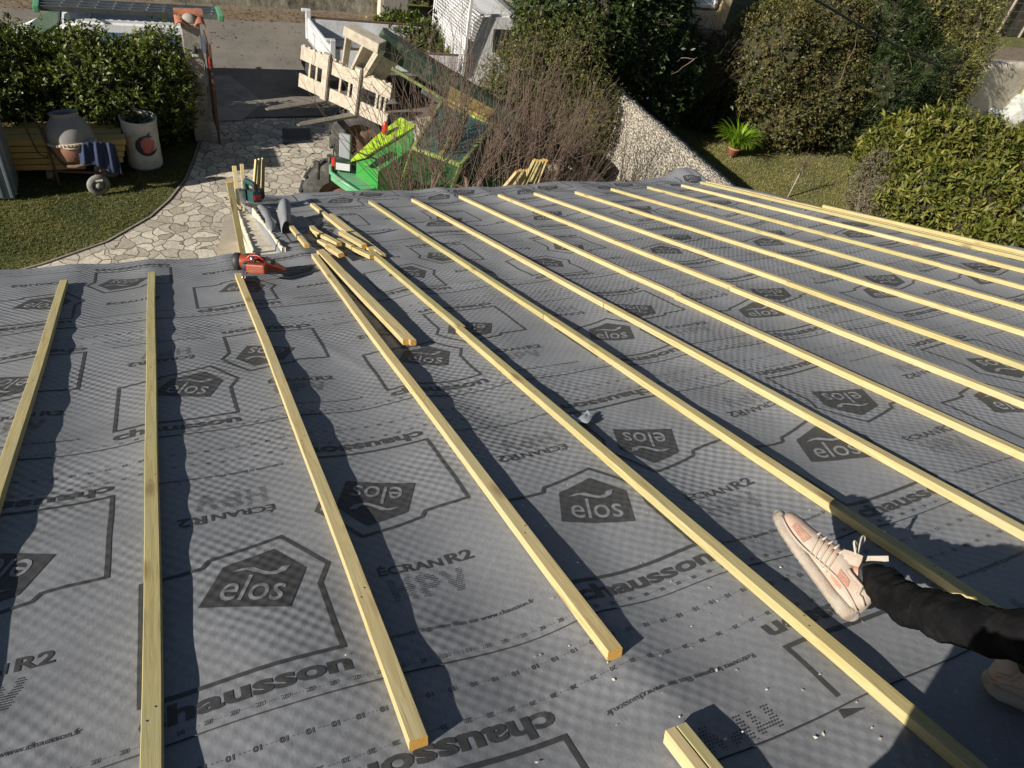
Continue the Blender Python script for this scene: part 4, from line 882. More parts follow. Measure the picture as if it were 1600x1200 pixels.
def wheel(c, ax, r, wd, parent, lugs=0, rimm=None):
    w_ = MB(); w_.lathe(c, [(r * .55, -wd / 2), (r * .9, -wd / 2), (r, -wd * .38), (r, wd * .38), (r * .9, wd / 2), (r * .55, wd / 2)], 32, ax)
    ax = Vector(ax).normalized(); e1 = ax.orthogonal().normalized(); e2 = ax.cross(e1)
    for k in range(lugs):
        for sd in (-1, 1):
            a = 6.283 * (k + (.5 if sd > 0 else 0)) / lugs; o = e1 * math.cos(a) + e2 * math.sin(a); tn = ax.cross(o)
            rm_ = Matrix((o, tn, ax)).transposed() @ Matrix.Rotation(.6 * sd, 3, 'X'); w_.box(Vector(c) + o * (r + .015) + ax * sd * wd * .24, (.05, .07, wd * .5), rm_, .006)
    tyre = w_.build('wheel', M_black, parent); MB().lathe(c, [(0, -wd * .3), (r * .2, -wd * .3), (r * .25, -wd * .1), (r * .5, -wd * .15), (r * .56, -wd * .45), (r * .56, wd * .45), (r * .5, wd * .15), (r * .25, wd * .1), (r * .2, wd * .3), (0, wd * .3)], 24, ax).build('rim', rimm or M_lime, tyre)
wc = at(532, 306, .58); La = Vector((.40, .917, 0)); Fa = Vector((-.917, .40, 0))
for q in (wc, wc + La * 2.3, wc - Fa * 2.9, wc + La * 2.3 - Fa * 2.9): wheel((q.x, q.y, ZG + .60), La, .60, .40, th_, 14, M_rust)
for q in ((497, 280), (515, 272)):
    p = at(*q, 1.0); MB().tube([p, (p.x, p.y, ZG + 1.3)], .03, 8).build('marker_post', M_black, th_)

# white tipper truck
tk = empty('tipper_truck', (6, 16.2, ZG), 'white tipper truck with open grey bed and barred cab guard by the road', 'truck')
M_bed = mat('grey_bed_floor', (.36, .38, .41), (.28, .30, .33), 3, .5, metal=.3, dirt=(.2, .18, .15), dsc=3)
ta, tb = at(480, 30, 1.25), at(518, 78, 1.25); dX = Vector((1, -.06, 0)).normalized(); LB = 2.75
def vz(p, z): return Vector((p.x, p.y, ZG + z))
tg = MB(); tg.hexa([vz(ta, .85), vz(tb, .85), vz(tb, .85) + dX * .04, vz(ta, .85) + dX * .04][::-1], [vz(ta, 1.28), vz(tb, 1.28), vz(tb, 1.28) + dX * .04, vz(ta, 1.28) + dX * .04][::-1]); tg.build('tailgate', M_white, tk)
for p, nm in ((ta, 'far_side'), (tb, 'near_side')):
    s_ = MB(); s_.bar(vz(p, 1.08) + dX * .06, vz(p, 1.08) + dX * LB, .04, .38, bev=.008); s_.build('side_panel', M_white, tk); MB().bar(vz(p, 1.3) + dX * .06, vz(p, 1.3) + dX * LB, .05, .03).build('top_rail', M_rust, tk)
    MB().box(vz(p, 1.15) + dX * .02, (.11, .11, .62), bev=.012).build('corner_post', M_white, tk)
    MB().box(vz(p, 1.44) + dX * -.05, (.14, .09, .05), bev=.01).build('latch', M_white, tk)
MB().hexa([vz(ta, .8), vz(tb, .8), vz(tb, .8) + dX * LB, vz(ta, .8) + dX * LB][::-1], [vz(ta, .88) + dX * .03, vz(tb, .88) + dX * .03, vz(tb, .88) + dX * LB, vz(ta, .88) + dX * LB][::-1]).build('bed_floor', M_bed, tk)
hs_ = MB(); h0, h1_ = vz(ta, 0) + dX * LB, vz(tb, 0) + dX * LB; h0, h1_ = h0 + Vector((.15, 0, 0)), h1_ + Vector((.15, 0, 0))
for z in np.arange(.95, 2.35, .07): hs_.bar(vz(h0, z), vz(h1_, z), .014)
for f_ in np.linspace(0, 1, 22): p = h0.lerp(h1_, f_); hs_.bar(vz(p, .9), vz(p, 2.35), .016)
for f_ in (0, 1): p = h0.lerp(h1_, f_); hs_.bar(vz(p, .9), vz(p, 2.5), .06)
hs_.build('cab_guard', M_white, tk)
MB().bar(vz(h0, 1.25) + dX * .03, vz(h1_, 1.25) + dX * .03, .02, .8).build('guard_sheet', M_white, tk)
cy = (ta.y + tb.y) / 2 - .1; cx0 = h0.x + .25; hw2 = .98
def yb(p): return p
cab_ = MB(); prof_ = [(0, .55), (0, 1.95), (.15, 2.12), (.95, 2.15), (1.35, 2.02), (1.85, 1.35), (2.15, 1.2), (2.3, .95), (2.3, .5)]
n_ = len(prof_); A_ = [(cx0 + x, cy - hw2 + (.0 if z < 1.5 else .12), ZG + z) for x, z in prof_]; B_2 = [(cx0 + x, cy + hw2 - (.0 if z < 1.5 else .12), ZG + z) for x, z in prof_]
cab_.hexa(A_, B_2); bmesh.ops.bevel(cab_.bm, geom=cab_.bm.edges[:], offset=.05, segments=3, affect='EDGES'); cab_.build('cab', M_white, tk, smooth=False)
wsb = MB(); wsb.hexa([(cx0 + 1.40, cy - .8, ZG + 1.995), (cx0 + 1.86, cy - .86, ZG + 1.39), (cx0 + 1.86, cy + .86, ZG + 1.39), (cx0 + 1.40, cy + .8, ZG + 1.995)], [(cx0 + 1.43, cy - .8, ZG + 2.015), (cx0 + 1.89, cy - .86, ZG + 1.41), (cx0 + 1.89, cy + .86, ZG + 1.41), (cx0 + 1.43, cy + .8, ZG + 2.015)]); wsb.build('windscreen', M_glass, tk)
MB().box((cx0 + .95, cy - hw2 + .045, ZG + 1.62), (.85, .03, .48), Matrix.Rotation(-.22, 3, 'X'), .01).build('side_window', M_glass, tk)
MB().box((cx0 + 1.6, cy - hw2 - .13, ZG + 1.5), (.08, .16, .26), bev=.02).build('mirror', M_black, tk)
for x_ in (1.7, -2.1):
    for sd in (-1, 1): wheel((cx0 + x_, cy + sd * .82, ZG + .34), (0, 1, 0), .34, .22, tk, 0, M_steel)
MB().box((cx0 - 1.1, cy, ZG + .6), (4.6, .9, .2)).build('chassis', M_black, tk)

# white van with a ladder
vn = empty('white_van', (-.6, 16.4, ZG), 'white van seen over the hedge with a ladder on its roof', 'van')
X0, Y0, Y1 = -2.75, 15.75, 17.25
vp = [(0, .3), (0, .75), (.25, .85), (.75, .93), (1.45, 1.42), (1.75, 1.50), (3.6, 1.50), (3.72, 1.35), (3.78, .8), (3.78, .3)]
vb = MB(); vb.hexa([(X0 + x, Y0 + (.14 if z > 1.2 else (.0)), ZG + z) for x, z in vp][::-1], [(X0 + x, Y1 - (.14 if z > 1.2 else 0), ZG + z) for x, z in vp][::-1]); bmesh.ops.bevel(vb.bm, geom=vb.bm.edges[:], offset=.06, segments=3, affect='EDGES'); vb.build('body', M_white, vn)
MB().hexa([(X0 + .80, Y0 + .16, ZG + 1.0), (X0 + 1.36, Y0 + .22, ZG + 1.39), (X0 + 1.36, Y1 - .22, ZG + 1.39), (X0 + .80, Y1 - .16, ZG + 1.0)], [(X0 + .78, Y0 + .16, ZG + 1.02), (X0 + 1.34, Y0 + .22, ZG + 1.41), (X0 + 1.34, Y1 - .22, ZG + 1.41), (X0 + .78, Y1 - .16, ZG + 1.02)]).build('windscreen', mat('green_glass', (.03, .07, .05), (.05, .1, .07), 2, .06, spec=.8), vn)
MB().box((X0 + 2.9, Y0 + .06, ZG + 1.18), (1.9, .02, .3), Matrix.Rotation(-.3, 3, 'X'), .008).build('side_window', paint('blue_tinted_glass', (.12, .17, .26), .1), vn)
rb_ = MB()
for k in range(14): rb_.box((X0 + 1.95 + k * .14, (Y0 + Y1) / 2, ZG + 1.505), (.05, 1.05, .014), bev=.004)
rb_.build('ladder_shadow_strips', M_white, vn)  # added strips, shaped after the ladder's shadow stripes on the roof
for x_ in (1.9, 3.6): MB().bar((X0 + x_, Y0 + .1, ZG + 1.58), (X0 + x_, Y1 - .1, ZG + 1.58), .03, .05).build('roof_bar', M_black, vn)
for x_ in (.75, 3.1):
    for y_ in (Y0 + .1, Y1 - .1): wheel((X0 + x_, y_, ZG + .31), (0, 1, 0), .31, .2, vn, 0, M_steel)
ld = empty('ladder', (0, 16.6, ZG + 1.7), 'long aluminium triple ladder lying on the white van roof', 'ladder')
la = at(52, 6, 1.72); lx1 = la.x + 3.15
for k in range(4):
    y_ = la.y + k * .155; MB().box(((la.x + lx1) / 2, y_, ZG + 1.66 + .0 * k), (lx1 - la.x, .028, .09), bev=.004).build('rail', M_steel, ld)
rg_ = MB()
for k in range(11):
    x_ = la.x + .12 + k * .285
    for j_ in range(3): rg_.tube([(x_ + j_ * .03, la.y + j_ * .155, ZG + 1.66), (x_ + j_ * .03, la.y + (j_ + 1) * .155, ZG + 1.66)], .014, 6)
rg_.build('rungs', M_steel, ld)
MB().box(((la.x + lx1) / 2, la.y + .24, ZG + 1.62), (lx1 - la.x - .1, .42, .012)).build('plank_deck', mat('blue_grey_metal', (.20, .24, .27), (.15, .18, .2), 6, .5, metal=.6), ld)
for x_, c_ in ((la.x + .03, M_pgreen), (lx1 - .03, M_pgreen)): MB().box((x_, la.y + .2, ZG + 1.66), (.10, .55, .12), bev=.02).build('end_cap', c_, ld)

# ================================================================== LEFT LAWN
# grey ribbed bin / shed
se = at(30, 314); sx = se.x
t = empty('ribbed_shed', (sx - 1.2, se.y + .8, ZG), 'blue grey ribbed metal box cut by the left edge of the picture', 'shed')
M_shed = mat('blue_grey_sheet', (.20, .24, .29), (.14, .17, .21), 4, .45, metal=.2, dirt=(.28, .24, .18), dsc=3)
MB().box((sx - 1.35, se.y + .35, ZG + 1.0), (2.6, .6, 1.98), bev=.01).build('body', M_shed, t)
rb2 = MB()
for k in range(20): rb2.box((sx - .08 - k * .13, se.y + .035, ZG + 1.0), (.05, .05, 1.9), bev=.012)
for k in range(4): rb2.box((sx - .035, se.y + .12 + k * .14, ZG + 1.0), (.05, .05, 1.9), bev=.012)
rb2.build('ribs', M_shed, t); MB().box((sx - 1.35, se.y + .35, ZG + 2.03), (2.75, .75, .07), bev=.015).build('lid', M_shed, t)
# lumber stack
G_L = 'planks stacked on the lawn under the hedge'
l0, l1 = at(-40, 255, .2), at(192, 262, .1); ly = l1.y
k = 0
M_lum = wood_mat('yellow_plank', (.62, .46, .17), (.48, .33, .10), (.3, .17, .08), green=(.5, .42, .2))
for row in range(5):
    for col in range(3):
        x1_ = l1.x - .05 * col + .03 * row - (.55 if row == 0 else 0); x0_ = -3.1; y_ = ly + .02 + col * .24; z_ = .18 + row * .105
        p = MB(); p.box((0, 0, 0), (.215, x1_ - x0_, .09), bev=.004)
        o = p.build('stacked_plank', M_lum, None, Matrix.Translation(((x0_ + x1_) / 2, y_, ZG + z_)) @ Matrix.Rotation(math.pi / 2, 4, 'Z'))
        tag(o, '%s plank of the %s layer in the yellow stack behind the concrete mixer' % (['front', 'middle', 'rear'][col], ['bottom', 'second', 'middle', 'fourth', 'top'][row]), 'plank', G_L)
for i, x_ in enumerate((-2.6, -1.75, -.95)):
    tag(MB().box((x_, ly + .25, ZG + .06), (.09, .8, .12), bev=.004).build('bearer_block', M_oldwood), 'wooden bearer under the yellow stack, %s from the shed' % ['nearest', 'middle', 'farthest'][i], 'bearer', 'bearers under the plank stack')
# barrel with printed swirl
bp = at(228, 256); br = .285; bh = .86
M_barrel = mat('pale_plastic', (.58, .57, .54), (.48, .47, .44), 4, .5, dirt=(.3, .28, .25), dsc=5)
tb_ = empty('open_barrel', bp, 'open pale plastic barrel with a navy and pink swirl emblem', 'barrel')
MB().lathe(bp, [(0, .0), (br * .96, 0), (br, .05), (br * .98, .12), (br * .97, bh * .5), (br * .99, bh - .05), (br * 1.02, bh - .03), (br * 1.02, bh), (br * .97, bh), (br * .95, .06), (0, .05)], 40).build('shell', M_barrel, tb_)
MB().lathe(bp, [(0, bh * .62), (br * .93, bh * .62)], 32).build('contents', mat('blue_grey_water', (.20, .22, .27), (.15, .17, .22), 6, .3), tb_)
def wrap_poly(name, pts, m_, off):             # pts in metres on the unrolled shell, angle 0 faces the camera
    bm = bmesh.new(); f = bm.faces.new([bm.verts.new((x, z, 0)) for x, z in pts]); bmesh.ops.triangulate(bm, faces=[f])
    for x in np.arange(-.4, .4, .02): bmesh.ops.bisect_plane(bm, geom=bm.verts[:] + bm.edges[:] + bm.faces[:], plane_co=(x, 0, 0), plane_no=(1, 0, 0))
    for v_ in bm.verts:
        a = -math.pi / 2 + v_.co.x / br; z = v_.co.y; r_ = br + off; v_.co = (bp.x + r_ * math.cos(a), bp.y + r_ * math.sin(a), ZG + z)
    q = MB(); q.bm.free(); q.bm = bm; q.build(name, m_, tb_, recalc=False)
def cres(cx, cz, r1, r2, dx, dz, a0, a1, n=18):
    o = [(cx + r1 * math.cos(a0 + (a1 - a0) * i / n), cz + r1 * .95 * math.sin(a0 + (a1 - a0) * i / n)) for i in range(n + 1)]
    return o + [(cx + dx + r2 * math.cos(a1 + (a0 - a1) * i / n), cz + dz + r2 * .95 * math.sin(a1 + (a0 - a1) * i / n)) for i in range(n + 1)]
M_navy = paint('navy_ink', (.02, .025, .06), .5); M_pink = paint('faded_red_ink', (.50, .12, .12), .6); M_pale = paint('pale_ink', (.55, .52, .5), .6)
wrap_poly('navy_swirl', cres(.08, .46, .19, .15, .05, .03, R(65), R(330)), M_navy, .006)
wrap_poly('pink_swirl', [(.08 + (.105 + .03 * math.sin(3 * a + 1)) * math.cos(a), .48 + (.12 + .02 * math.sin(2 * a)) * math.sin(a)) for a in np.linspace(0, 6.1, 22)], M_pink, .007)
wrap_poly('pink_tail', [(.0, .36), (.08, .33), (.17, .37), (.22, .48), (.17, .42), (.09, .365)], M_pink, .0075)
wrap_poly('navy_tip', [(.06, .62), (.17, .71), (.13, .64), (.20, .62), (.12, .60)], M_navy, .0075)
# concrete mixer
mx = empty('concrete_mixer', at(105, 290), 'old concrete mixer with grey drum, handwheel and two wheels before the plank stack', 'mixer')
M_drum = mat('cement_grey_drum', (.26, .25, .25), (.19, .18, .18), 5, .9, bmp=.3, dirt=(.3, .27, .24), dsc=6); M_rd = mat('rusty_red_drum', (.30, .14, .09), (.22, .10, .07), 7, .9, bmp=.4, dirt=(.38, .30, .25), dsc=7)
dc = at(112, 218, .78)
ax = Vector((-.10, .22, 1)).normalized()
dsf = .84
MB().lathe(dc, [(.13 * dsf, -.34), (.30 * dsf, -.28), (.37 * dsf, -.1), (.375 * dsf, 0)], 36, ax).build('drum_base', M_rd, mx)
MB().lathe(dc, [(r_ * dsf, h_ * .86) for r_, h_ in ((.375, 0), (.388, .06), (.385, .13), (.36, .22), (.31, .32), (.25, .40), (.225, .43), (.235, .455), (.255, .475), (.24, .49), (.21, .47), (.19, .42), (.27, .30), (.33, .1), (.33, 0))], 36, ax).build('drum', M_drum, mx)
rg3 = MB(); e1 = ax.orthogonal().normalized(); e2 = ax.cross(e1)
for k in range(40):
    a = 6.283 * k / 40; o = e1 * math.cos(a) + e2 * math.sin(a); rg3.box(dc + o * .325 + ax * -.02, (.05, .03, .03), Matrix((o, ax.cross(o), ax)).transposed())
rg3.lathe(dc, [(.31, -.04), (.33, -.04), (.33, .0), (.31, .0)], 36, ax); rg3.build('gear_ring', M_mud, mx)
mh = at(109, 213, .80) + Vector((.02, -.26, .0)); MB().lathe(mh, [(.10, -.20), (.125, -.05), (.12, .04), (.10, .11), (.045, .155), (0, .165)], 24, (0, -.1, 1)).build('motor_dome', M_rd, mx)
MB().lathe(mh, [(.12, -.015), (.165, -.012), (.168, .008), (.12, .015)], 24, (.0, -.1, 1)).build('motor_flange', M_mud, mx)
L0, L1 = at(92, 292), at(160, 300)
fr = MB(); topL = at(66, 200, .98); topR = at(152, 232, .75)
fr.tube([L0 + Vector((.02, 0, 0)), L0.lerp(topL, .5) + Vector((.0, .02, .02)), topL], .022, 8); fr.tube([at(70, 276, .0), at(88, 283, .0)], .02, 6)
fr.tube([topL + Vector((0, 0, -.3)), topL + Vector((.2, -.18, -.55)), dc + Vector((.0, -.42, -.25)), topR + Vector((.0, -.05, -.2)), topR], .026, 8)
fr.tube([topR, at(158, 268, .3), at(157, 283, .2)], .03, 8); fr.tube([at(158, 270, .3), L0.lerp(topL, .28)], .02, 8)
fr.build('frame', M_rust, mx)
MB().hexa([at(147, 262, .28), at(160, 260, .28), at(161, 285, .24), at(150, 286, .24)][::-1], [p + Vector((.0, -.01, .03)) for p in (at(147, 262, .28), at(160, 260, .28), at(161, 285, .24), at(150, 286, .24))][::-1]).build('wheel_bracket', M_mud, mx)
hwm = MB(); hc_ = at(50, 202, .92)
hwm.tube([hc_ + Vector((-.05, .0, .22)), hc_ + Vector((.0, .0, .3)), hc_ + Vector((.10, -.02, .1)), hc_ + Vector((.16, -.05, -.35)), hc_ + Vector((.10, -.05, -.45)), hc_ + Vector((.0, -.04, -.38)), hc_ + Vector((-.07, -.02, .0)), hc_ + Vector((-.05, 0, .22))], .014, 7, cap=False); hwm.build('tilt_handle', M_rust, mx)
M_wr = mat('dusty_tyre', (.17, .165, .16), (.28, .27, .25), 14, .9, bmp=.3)
for q in ((154, 289), (172, 262)):
    c_ = at(*q, .17); wd = .07; axw = (.28, -1, .05)
    ty = MB().lathe(c_, [(.10, -wd / 2), (.155, -wd / 2), (.175, 0), (.155, wd / 2), (.10, wd / 2)], 28, axw).build('wheel', M_wr, mx); MB().lathe(c_, [(0, -.02), (.10, -.02), (.105, .015), (.06, .0), (.045, .05), (0, .055)], 24, axw).build('hub', mat('dusty_hub', (.22, .215, .21), (.33, .32, .3), 12, .9), ty)
# jacket draped on the mixer
jc = topR + Vector((.0, -.02, .08)); V, F = [], []; nu, nv = 26, 22
for i in range(nu + 1):
    for j in range(nv + 1):
        a = (i / nu - .5) * .50; b = j / nv; f_ = .016 * math.sin(a * 38 + b * 3) + .012 * math.sin(a * 71 + 2)
        hgt_ = .05 - (max(0, b - .25) ** 1.1) * (.52 + .12 * math.sin(a * 9)) - max(0, .15 - b) * .5; V.append((jc.x + a * (1 + .1 * b), jc.y - .02 - (b - .25) * .14 - (f_ * 1.6 if b > .25 else 0), jc.z + hgt_ + f_ * .4 - abs(a) ** 2 * .8))
F = [[i * (nv + 1) + j, i * (nv + 1) + j + 1, (i + 1) * (nv + 1) + j + 1, (i + 1) * (nv + 1) + j] for i in range(nu) for j in range(nv)]
jk = npmesh('jacket', V, F, mat('navy_cloth', (.03, .045, .10), (.02, .03, .07), 20, .9, bmp=.4, bsc=60), smooth=True); md = jk.modifiers.new('s', 'SOLIDIFY'); md.thickness = .015
tag(jk, 'dark blue jacket draped over the end of the concrete mixer', 'jacket')

# ================================================================== THINGS ON THE ROOF
def RP(u, v, w=0.0): return MR @ Vector((u, v, w))
def RB(name, parts_label_cat_group=None): pass
# pale board trough in the notch and the plank beside it
t = empty('board_trough', None, 'pale splintered board trough in the notch of the roof edge', 'trough', mw=MR @ Matrix.Translation((.46, 4.95, -.05)))
TL_, TR_ = (rw(397, 396, -.01), rw(367, 318, -.01)), (rw(441, 394, -.01), rw(394, 330, -.01))
for sd_, (pa, pb) in enumerate((TL_, TR_)):
    V, F = [], []; rg = np.random.default_rng(3 + sd_); n = 60
    for i in range(n + 1):
        p = pa.lerp(pb, i / n); top = rg.uniform(-.010, .010) + (.012 if sd_ else -.035)
        for du, ww in ((0, -.11), (.02, -.11 + rg.uniform(-.01, .01)), (.02 + rg.uniform(-.004, .004), top), (0, top - .003)): V.append((p.x + du, p.y, ww))
    for i in range(n):
        for k in range(4): F.append((4 * i + k, 4 * i + (k + 1) % 4, 4 * i + 4 + (k + 1) % 4, 4 * i + 4 + k))
    F += [(0, 1, 2, 3), (4 * n + 3, 4 * n + 2, 4 * n + 1, 4 * n)]
    npmesh('side_board', V, F, M_board, t, MR)
bb_ = MB(); q = [TL_[0], TR_[0], TR_[1], TL_[1]]; bb_.hexa([(p.x + .01, p.y, -.07) for p in q], [(p.x + .01, p.y, -.045) for p in q]); bb_.build('bottom_board', M_board, t, MR)
pl_ = MB(); q = [rw(334, 400, -.32), rw(384, 398, -.32), rw(366, 338, -.32), rw(351, 337, -.32)]; q[0].y -= .15; q[1].y -= .15
pl_.hexa([(p.x, p.y, -.345) for p in q], [(p.x, p.y, -.32) for p in q]); tag(pl_.build('plywood_board', mat('dull_plywood', (.50, .44, .34), (.40, .35, .27), 9, .9, bmp=.2), None, MR), 'greyish plywood board below the eave, left of the white trough', 'board')
# upright battens leaning against the edge
G_U = 'spare battens standing at the roof edge'
def stand(b, tp, hb, dist, wd, th, label, name='standing_batten', grp=G_U, down=2.2, seed=0, roll=0, cat='batten'):
    B0 = RP(*rw(*b, hb)); T0 = ray(*tp) * 1.0
    # the tip lies on its own line of sight, `dist` metres above the foot point
    best = min((abs((T0 * k - B0).length - dist), k) for k in np.linspace(B0.length * .8, B0.length * 1.15, 400) if True)[1]
    T = T0 * best; d = (T - B0).normalized(); Bt = B0 - d * down; Ln = (T - Bt).length
    y = d; x = y.cross(Vector((0, -1, .35)).normalized()).normalized(); z = x.cross(y); Mx = Matrix((x, y, z)).transposed().to_4x4(); Mx.translation = Bt
    o = link(name, batten_mesh(Ln, wd, th, .001, seed), [M_wood, M_end], None, Mx @ Matrix.Rotation(roll, 4, 'Y')); tag(o, label, cat, grp); return Mx, Ln
stand((379, 394), (358, 282), -.03, .50, .036, .027, 'nearest standing batten, crossing the left side of the white trough', seed=200)
stand((374, 320), (366, 260), -.08, .33, .036, .027, 'second standing batten, tallest of the two behind the nearest', seed=201)
stand((381, 302), (377, 256), -.10, .27, .034, .026, 'thin standing batten between the saw and the left pair', seed=202)
for i, (dx, dt) in enumerate(((0, 0), (7, -1.5), (14, -2.5))):
    stand((395 + dx, 300 - i), (399.5 + dx * .75, 249 + dt), -.12, .30, .026, .03, ['left', 'middle', 'right'][i] + ' strip of the three touching upright battens beside the saw', seed=203 + i, roll=.4)
for k in range(9):
    hi = k >= 4; f_ = k if not hi else k - 4
    b_ = (786 + f_ * 7.5, 291 - f_ * .5) if not hi else (812 + f_ * 6, 291); tp_ = (807 + f_ * 5.2, 266 - (f_ % 2) * 2) if not hi else (834 + f_ * 4.6, 248 + (f_ % 3) * 1.2)
    stand(b_, tp_, -.12, .34 if not hi else .5, .03, .03, '%s yellow batten from the left in the bundle leaning at the eave' % ORD[k], seed=210 + k, grp='bundle of battens leaning at the eave', roll=.5)

# nail gun
M_or = paint('orange_plastic', (.30, .045, .015), .45, (.2, .1, .06), 20); M_bk = mat('black_plastic', (.025, .025, .027), (.04, .04, .042), 15, .55); M_chrome = mat('bare_metal', (.6, .6, .6), (.5, .5, .5), 10, .25, metal=1)
nb_ = rw(364, 433, .0); ne_ = rw(448, 437, .0); nd = (ne_ - nb_); nd.z = 0; na = math.atan2(nd.y, nd.x); NL = nd.length
MN = MR @ Matrix.Translation((nb_.x, nb_.y, .028)) @ Matrix.Rotation(na, 4, 'Z') @ Matrix.Diagonal((.97, 1.1, 1.1, 1))
t = empty('nail_gun', None, 'orange and black cordless nail gun lying on the third batten end', 'nail gun', mw=MN)
s_ = NL / .36
def nbx(name, c, d, m_, rot=None, bev=.008):
    MB().box(Vector(c) * s_, Vector(d) * s_, rot, bev).build(name, m_, t, MN)
MB().lathe((.0, .045 * s_, .055 * s_), [(0, 0), (.046 * s_, 0), (.052 * s_, .01 * s_), (.052 * s_, .035 * s_), (.046 * s_, .045 * s_)], 24, (1, .12, 0)).build('rear_cap', M_bk, t, MN)
MB().lathe((.04 * s_, .05 * s_, .055 * s_), [(.043 * s_, 0), (.045 * s_, .03 * s_), (.038 * s_, .08 * s_), (.03 * s_, .16 * s_), (.025 * s_, .2 * s_), (0, .2 * s_)], 24, (1, .05, 0)).build('barrel_housing', M_or, t, MN)
nbx('grip', (.15, .0, .05), (.14, .036, .036), M_bk, Matrix.Rotation(-.35, 3, 'Z')); nbx('battery', (.20, -.055, .045), (.13, .05, .055), M_or, Matrix.Rotation(-.1, 3, 'Z')); nbx('top_panel', (.13, .045, .098), (.10, .05, .012), M_bk); nbx('side_panel', (.27, .0, .075), (.05, .05, .02), M_bk, Matrix.Rotation(-.3, 3, 'Z')); nbx('trigger_guard', (.11, -.02, .05), (.03, .05, .03), M_bk)
MB().hexa([Vector(p) * s_ for p in ((.22, .06, .02), (.25, -.05, .02), (.36, .02, .01), (.35, .05, .01))], [Vector(p) * s_ for p in ((.22, .06, .09), (.25, -.05, .085), (.36, .02, .03), (.35, .05, .03))]).build('magazine', M_or, t, MN)
MB().lathe(Vector((.16, -.01, .085)) * s_, [(0, 0), (.02, 0), (.02, .01), (.012, .018), (0, .02)], 16).build('adjust_knob', M_chrome, t, MN)
for k in range(2): MB().tube([Vector((.12 + .02 * k, -.07, .03)) * s_, Vector((.115 + .02 * k, -.11, -.01)) * s_], .0025 * s_, 6).build('nail', M_chrome, t, MN)
MB().tube([Vector(p) * s_ for p in ((.10, -.03, .08), (.14, -.005, .11), (.19, -.01, .11), (.24, -.03, .09))], .004 * s_, 6).build('red_lead', M_red, t, MN)
# jigsaw on the trough edge
jb = rw(398, 326, .0); MJ = MR @ Matrix.Translation((jb.x, jb.y, .01)) @ Matrix.Rotation(.35, 4, 'Z')
t = empty('jigsaw', None, 'dark green cordless jigsaw standing by the upright battens', 'power saw', mw=MJ)
def jbx(name, c, d, m_, rot=None, bev=.006): MB().box(c, d, rot, bev).build(name, m_, t, MJ)
M_dg = paint('bottle_green_plastic', (.02, .07, .065), .45)
jbx('body', (.0, .03, .09), (.07, .2, .085), M_dg); jbx('handle', (.0, .03, .19), (.036, .15, .036), M_dg, Matrix.Rotation(.15, 3, 'X'), .014); jbx('front_strut', (.0, .105, .15), (.036, .036, .1), M_dg, None, .012); jbx('rear_strut', (.0, -.045, .14), (.036, .036, .1), M_bk, None, .012)
jbx('red_label', (.0, -.072, .085), (.05, .006, .035), paint('red_label', (.5, .02, .05)), None, .002); jbx('sole_plate', (-.01, .03, .015), (.09, .2, .006), M_chrome, None, .002); jbx('gear_head', (-.075, .06, .08), (.055, .07, .13), M_chrome, None, .015)
MB().lathe((.05, .06, .09), [(0, 0), (.042, 0), (.046, .01), (.046, .05), (.04, .06), (0, .06)], 20, (1, 0, 0)).build('battery', M_bk, t, MJ); jbx('blade', (-.075, .07, -.02), (.002, .02, .09), M_chrome, None, .0005)
# curled membrane flap at the notch corner
V, F = [], []; nu, nv = 18, 14
for i in range(nu + 1):
    for j in range(nv + 1):
        a = i / nu; b = j / nv; an = 2.3 * a; r_ = .05 + .03 * b; V.append((.66 + r_ * (1 - math.cos(an)) * .8 + .05 * b, 4.72 + .55 * b + .04 * a, .0 + r_ * math.sin(an) * 1.7 + .01 * math.sin(b * 8)))
F = [[i * (nv + 1) + j, i * (nv + 1) + j + 1, (i + 1) * (nv + 1) + j + 1, (i + 1) * (nv + 1) + j] for i in range(nu) for j in range(nv)]
fo = npmesh('membrane_offcut', V, F, M_mem, None, MR, smooth=True); fo.modifiers.new('s', 'SOLIDIFY').thickness = .002; tag(fo, 'curled grey membrane strip beside the white trough', 'membrane strip')
V, F = [], []; nu, nv = 24, 14
for i in range(nu + 1):
    for j in range(nv):
        a = i / nu; an = 6.283 * j / nv; r_ = (.022 + .004 * math.sin(a * 14)) * (min(1, a * 8 + .15)) * (min(1, (1 - a) * 8 + .15)); V.append((.60 + .01 * a + .03 * math.sin(a * 2) + r_ * math.cos(an) * 1.3, 4.75 + 1.0 * a, .02 + .03 * math.sin(a * 3.1) + r_ * math.sin(an)))
F = [[i * nv + j, i * nv + (j + 1) % nv, (i + 1) * nv + (j + 1) % nv, (i + 1) * nv + j] for i in range(nu) for j in range(nv)]
fo = npmesh('membrane_roll', V, F, M_mem, None, MR, smooth=True); tag(fo, 'rolled up grey membrane edge running along the right side of the white trough', 'membrane roll')
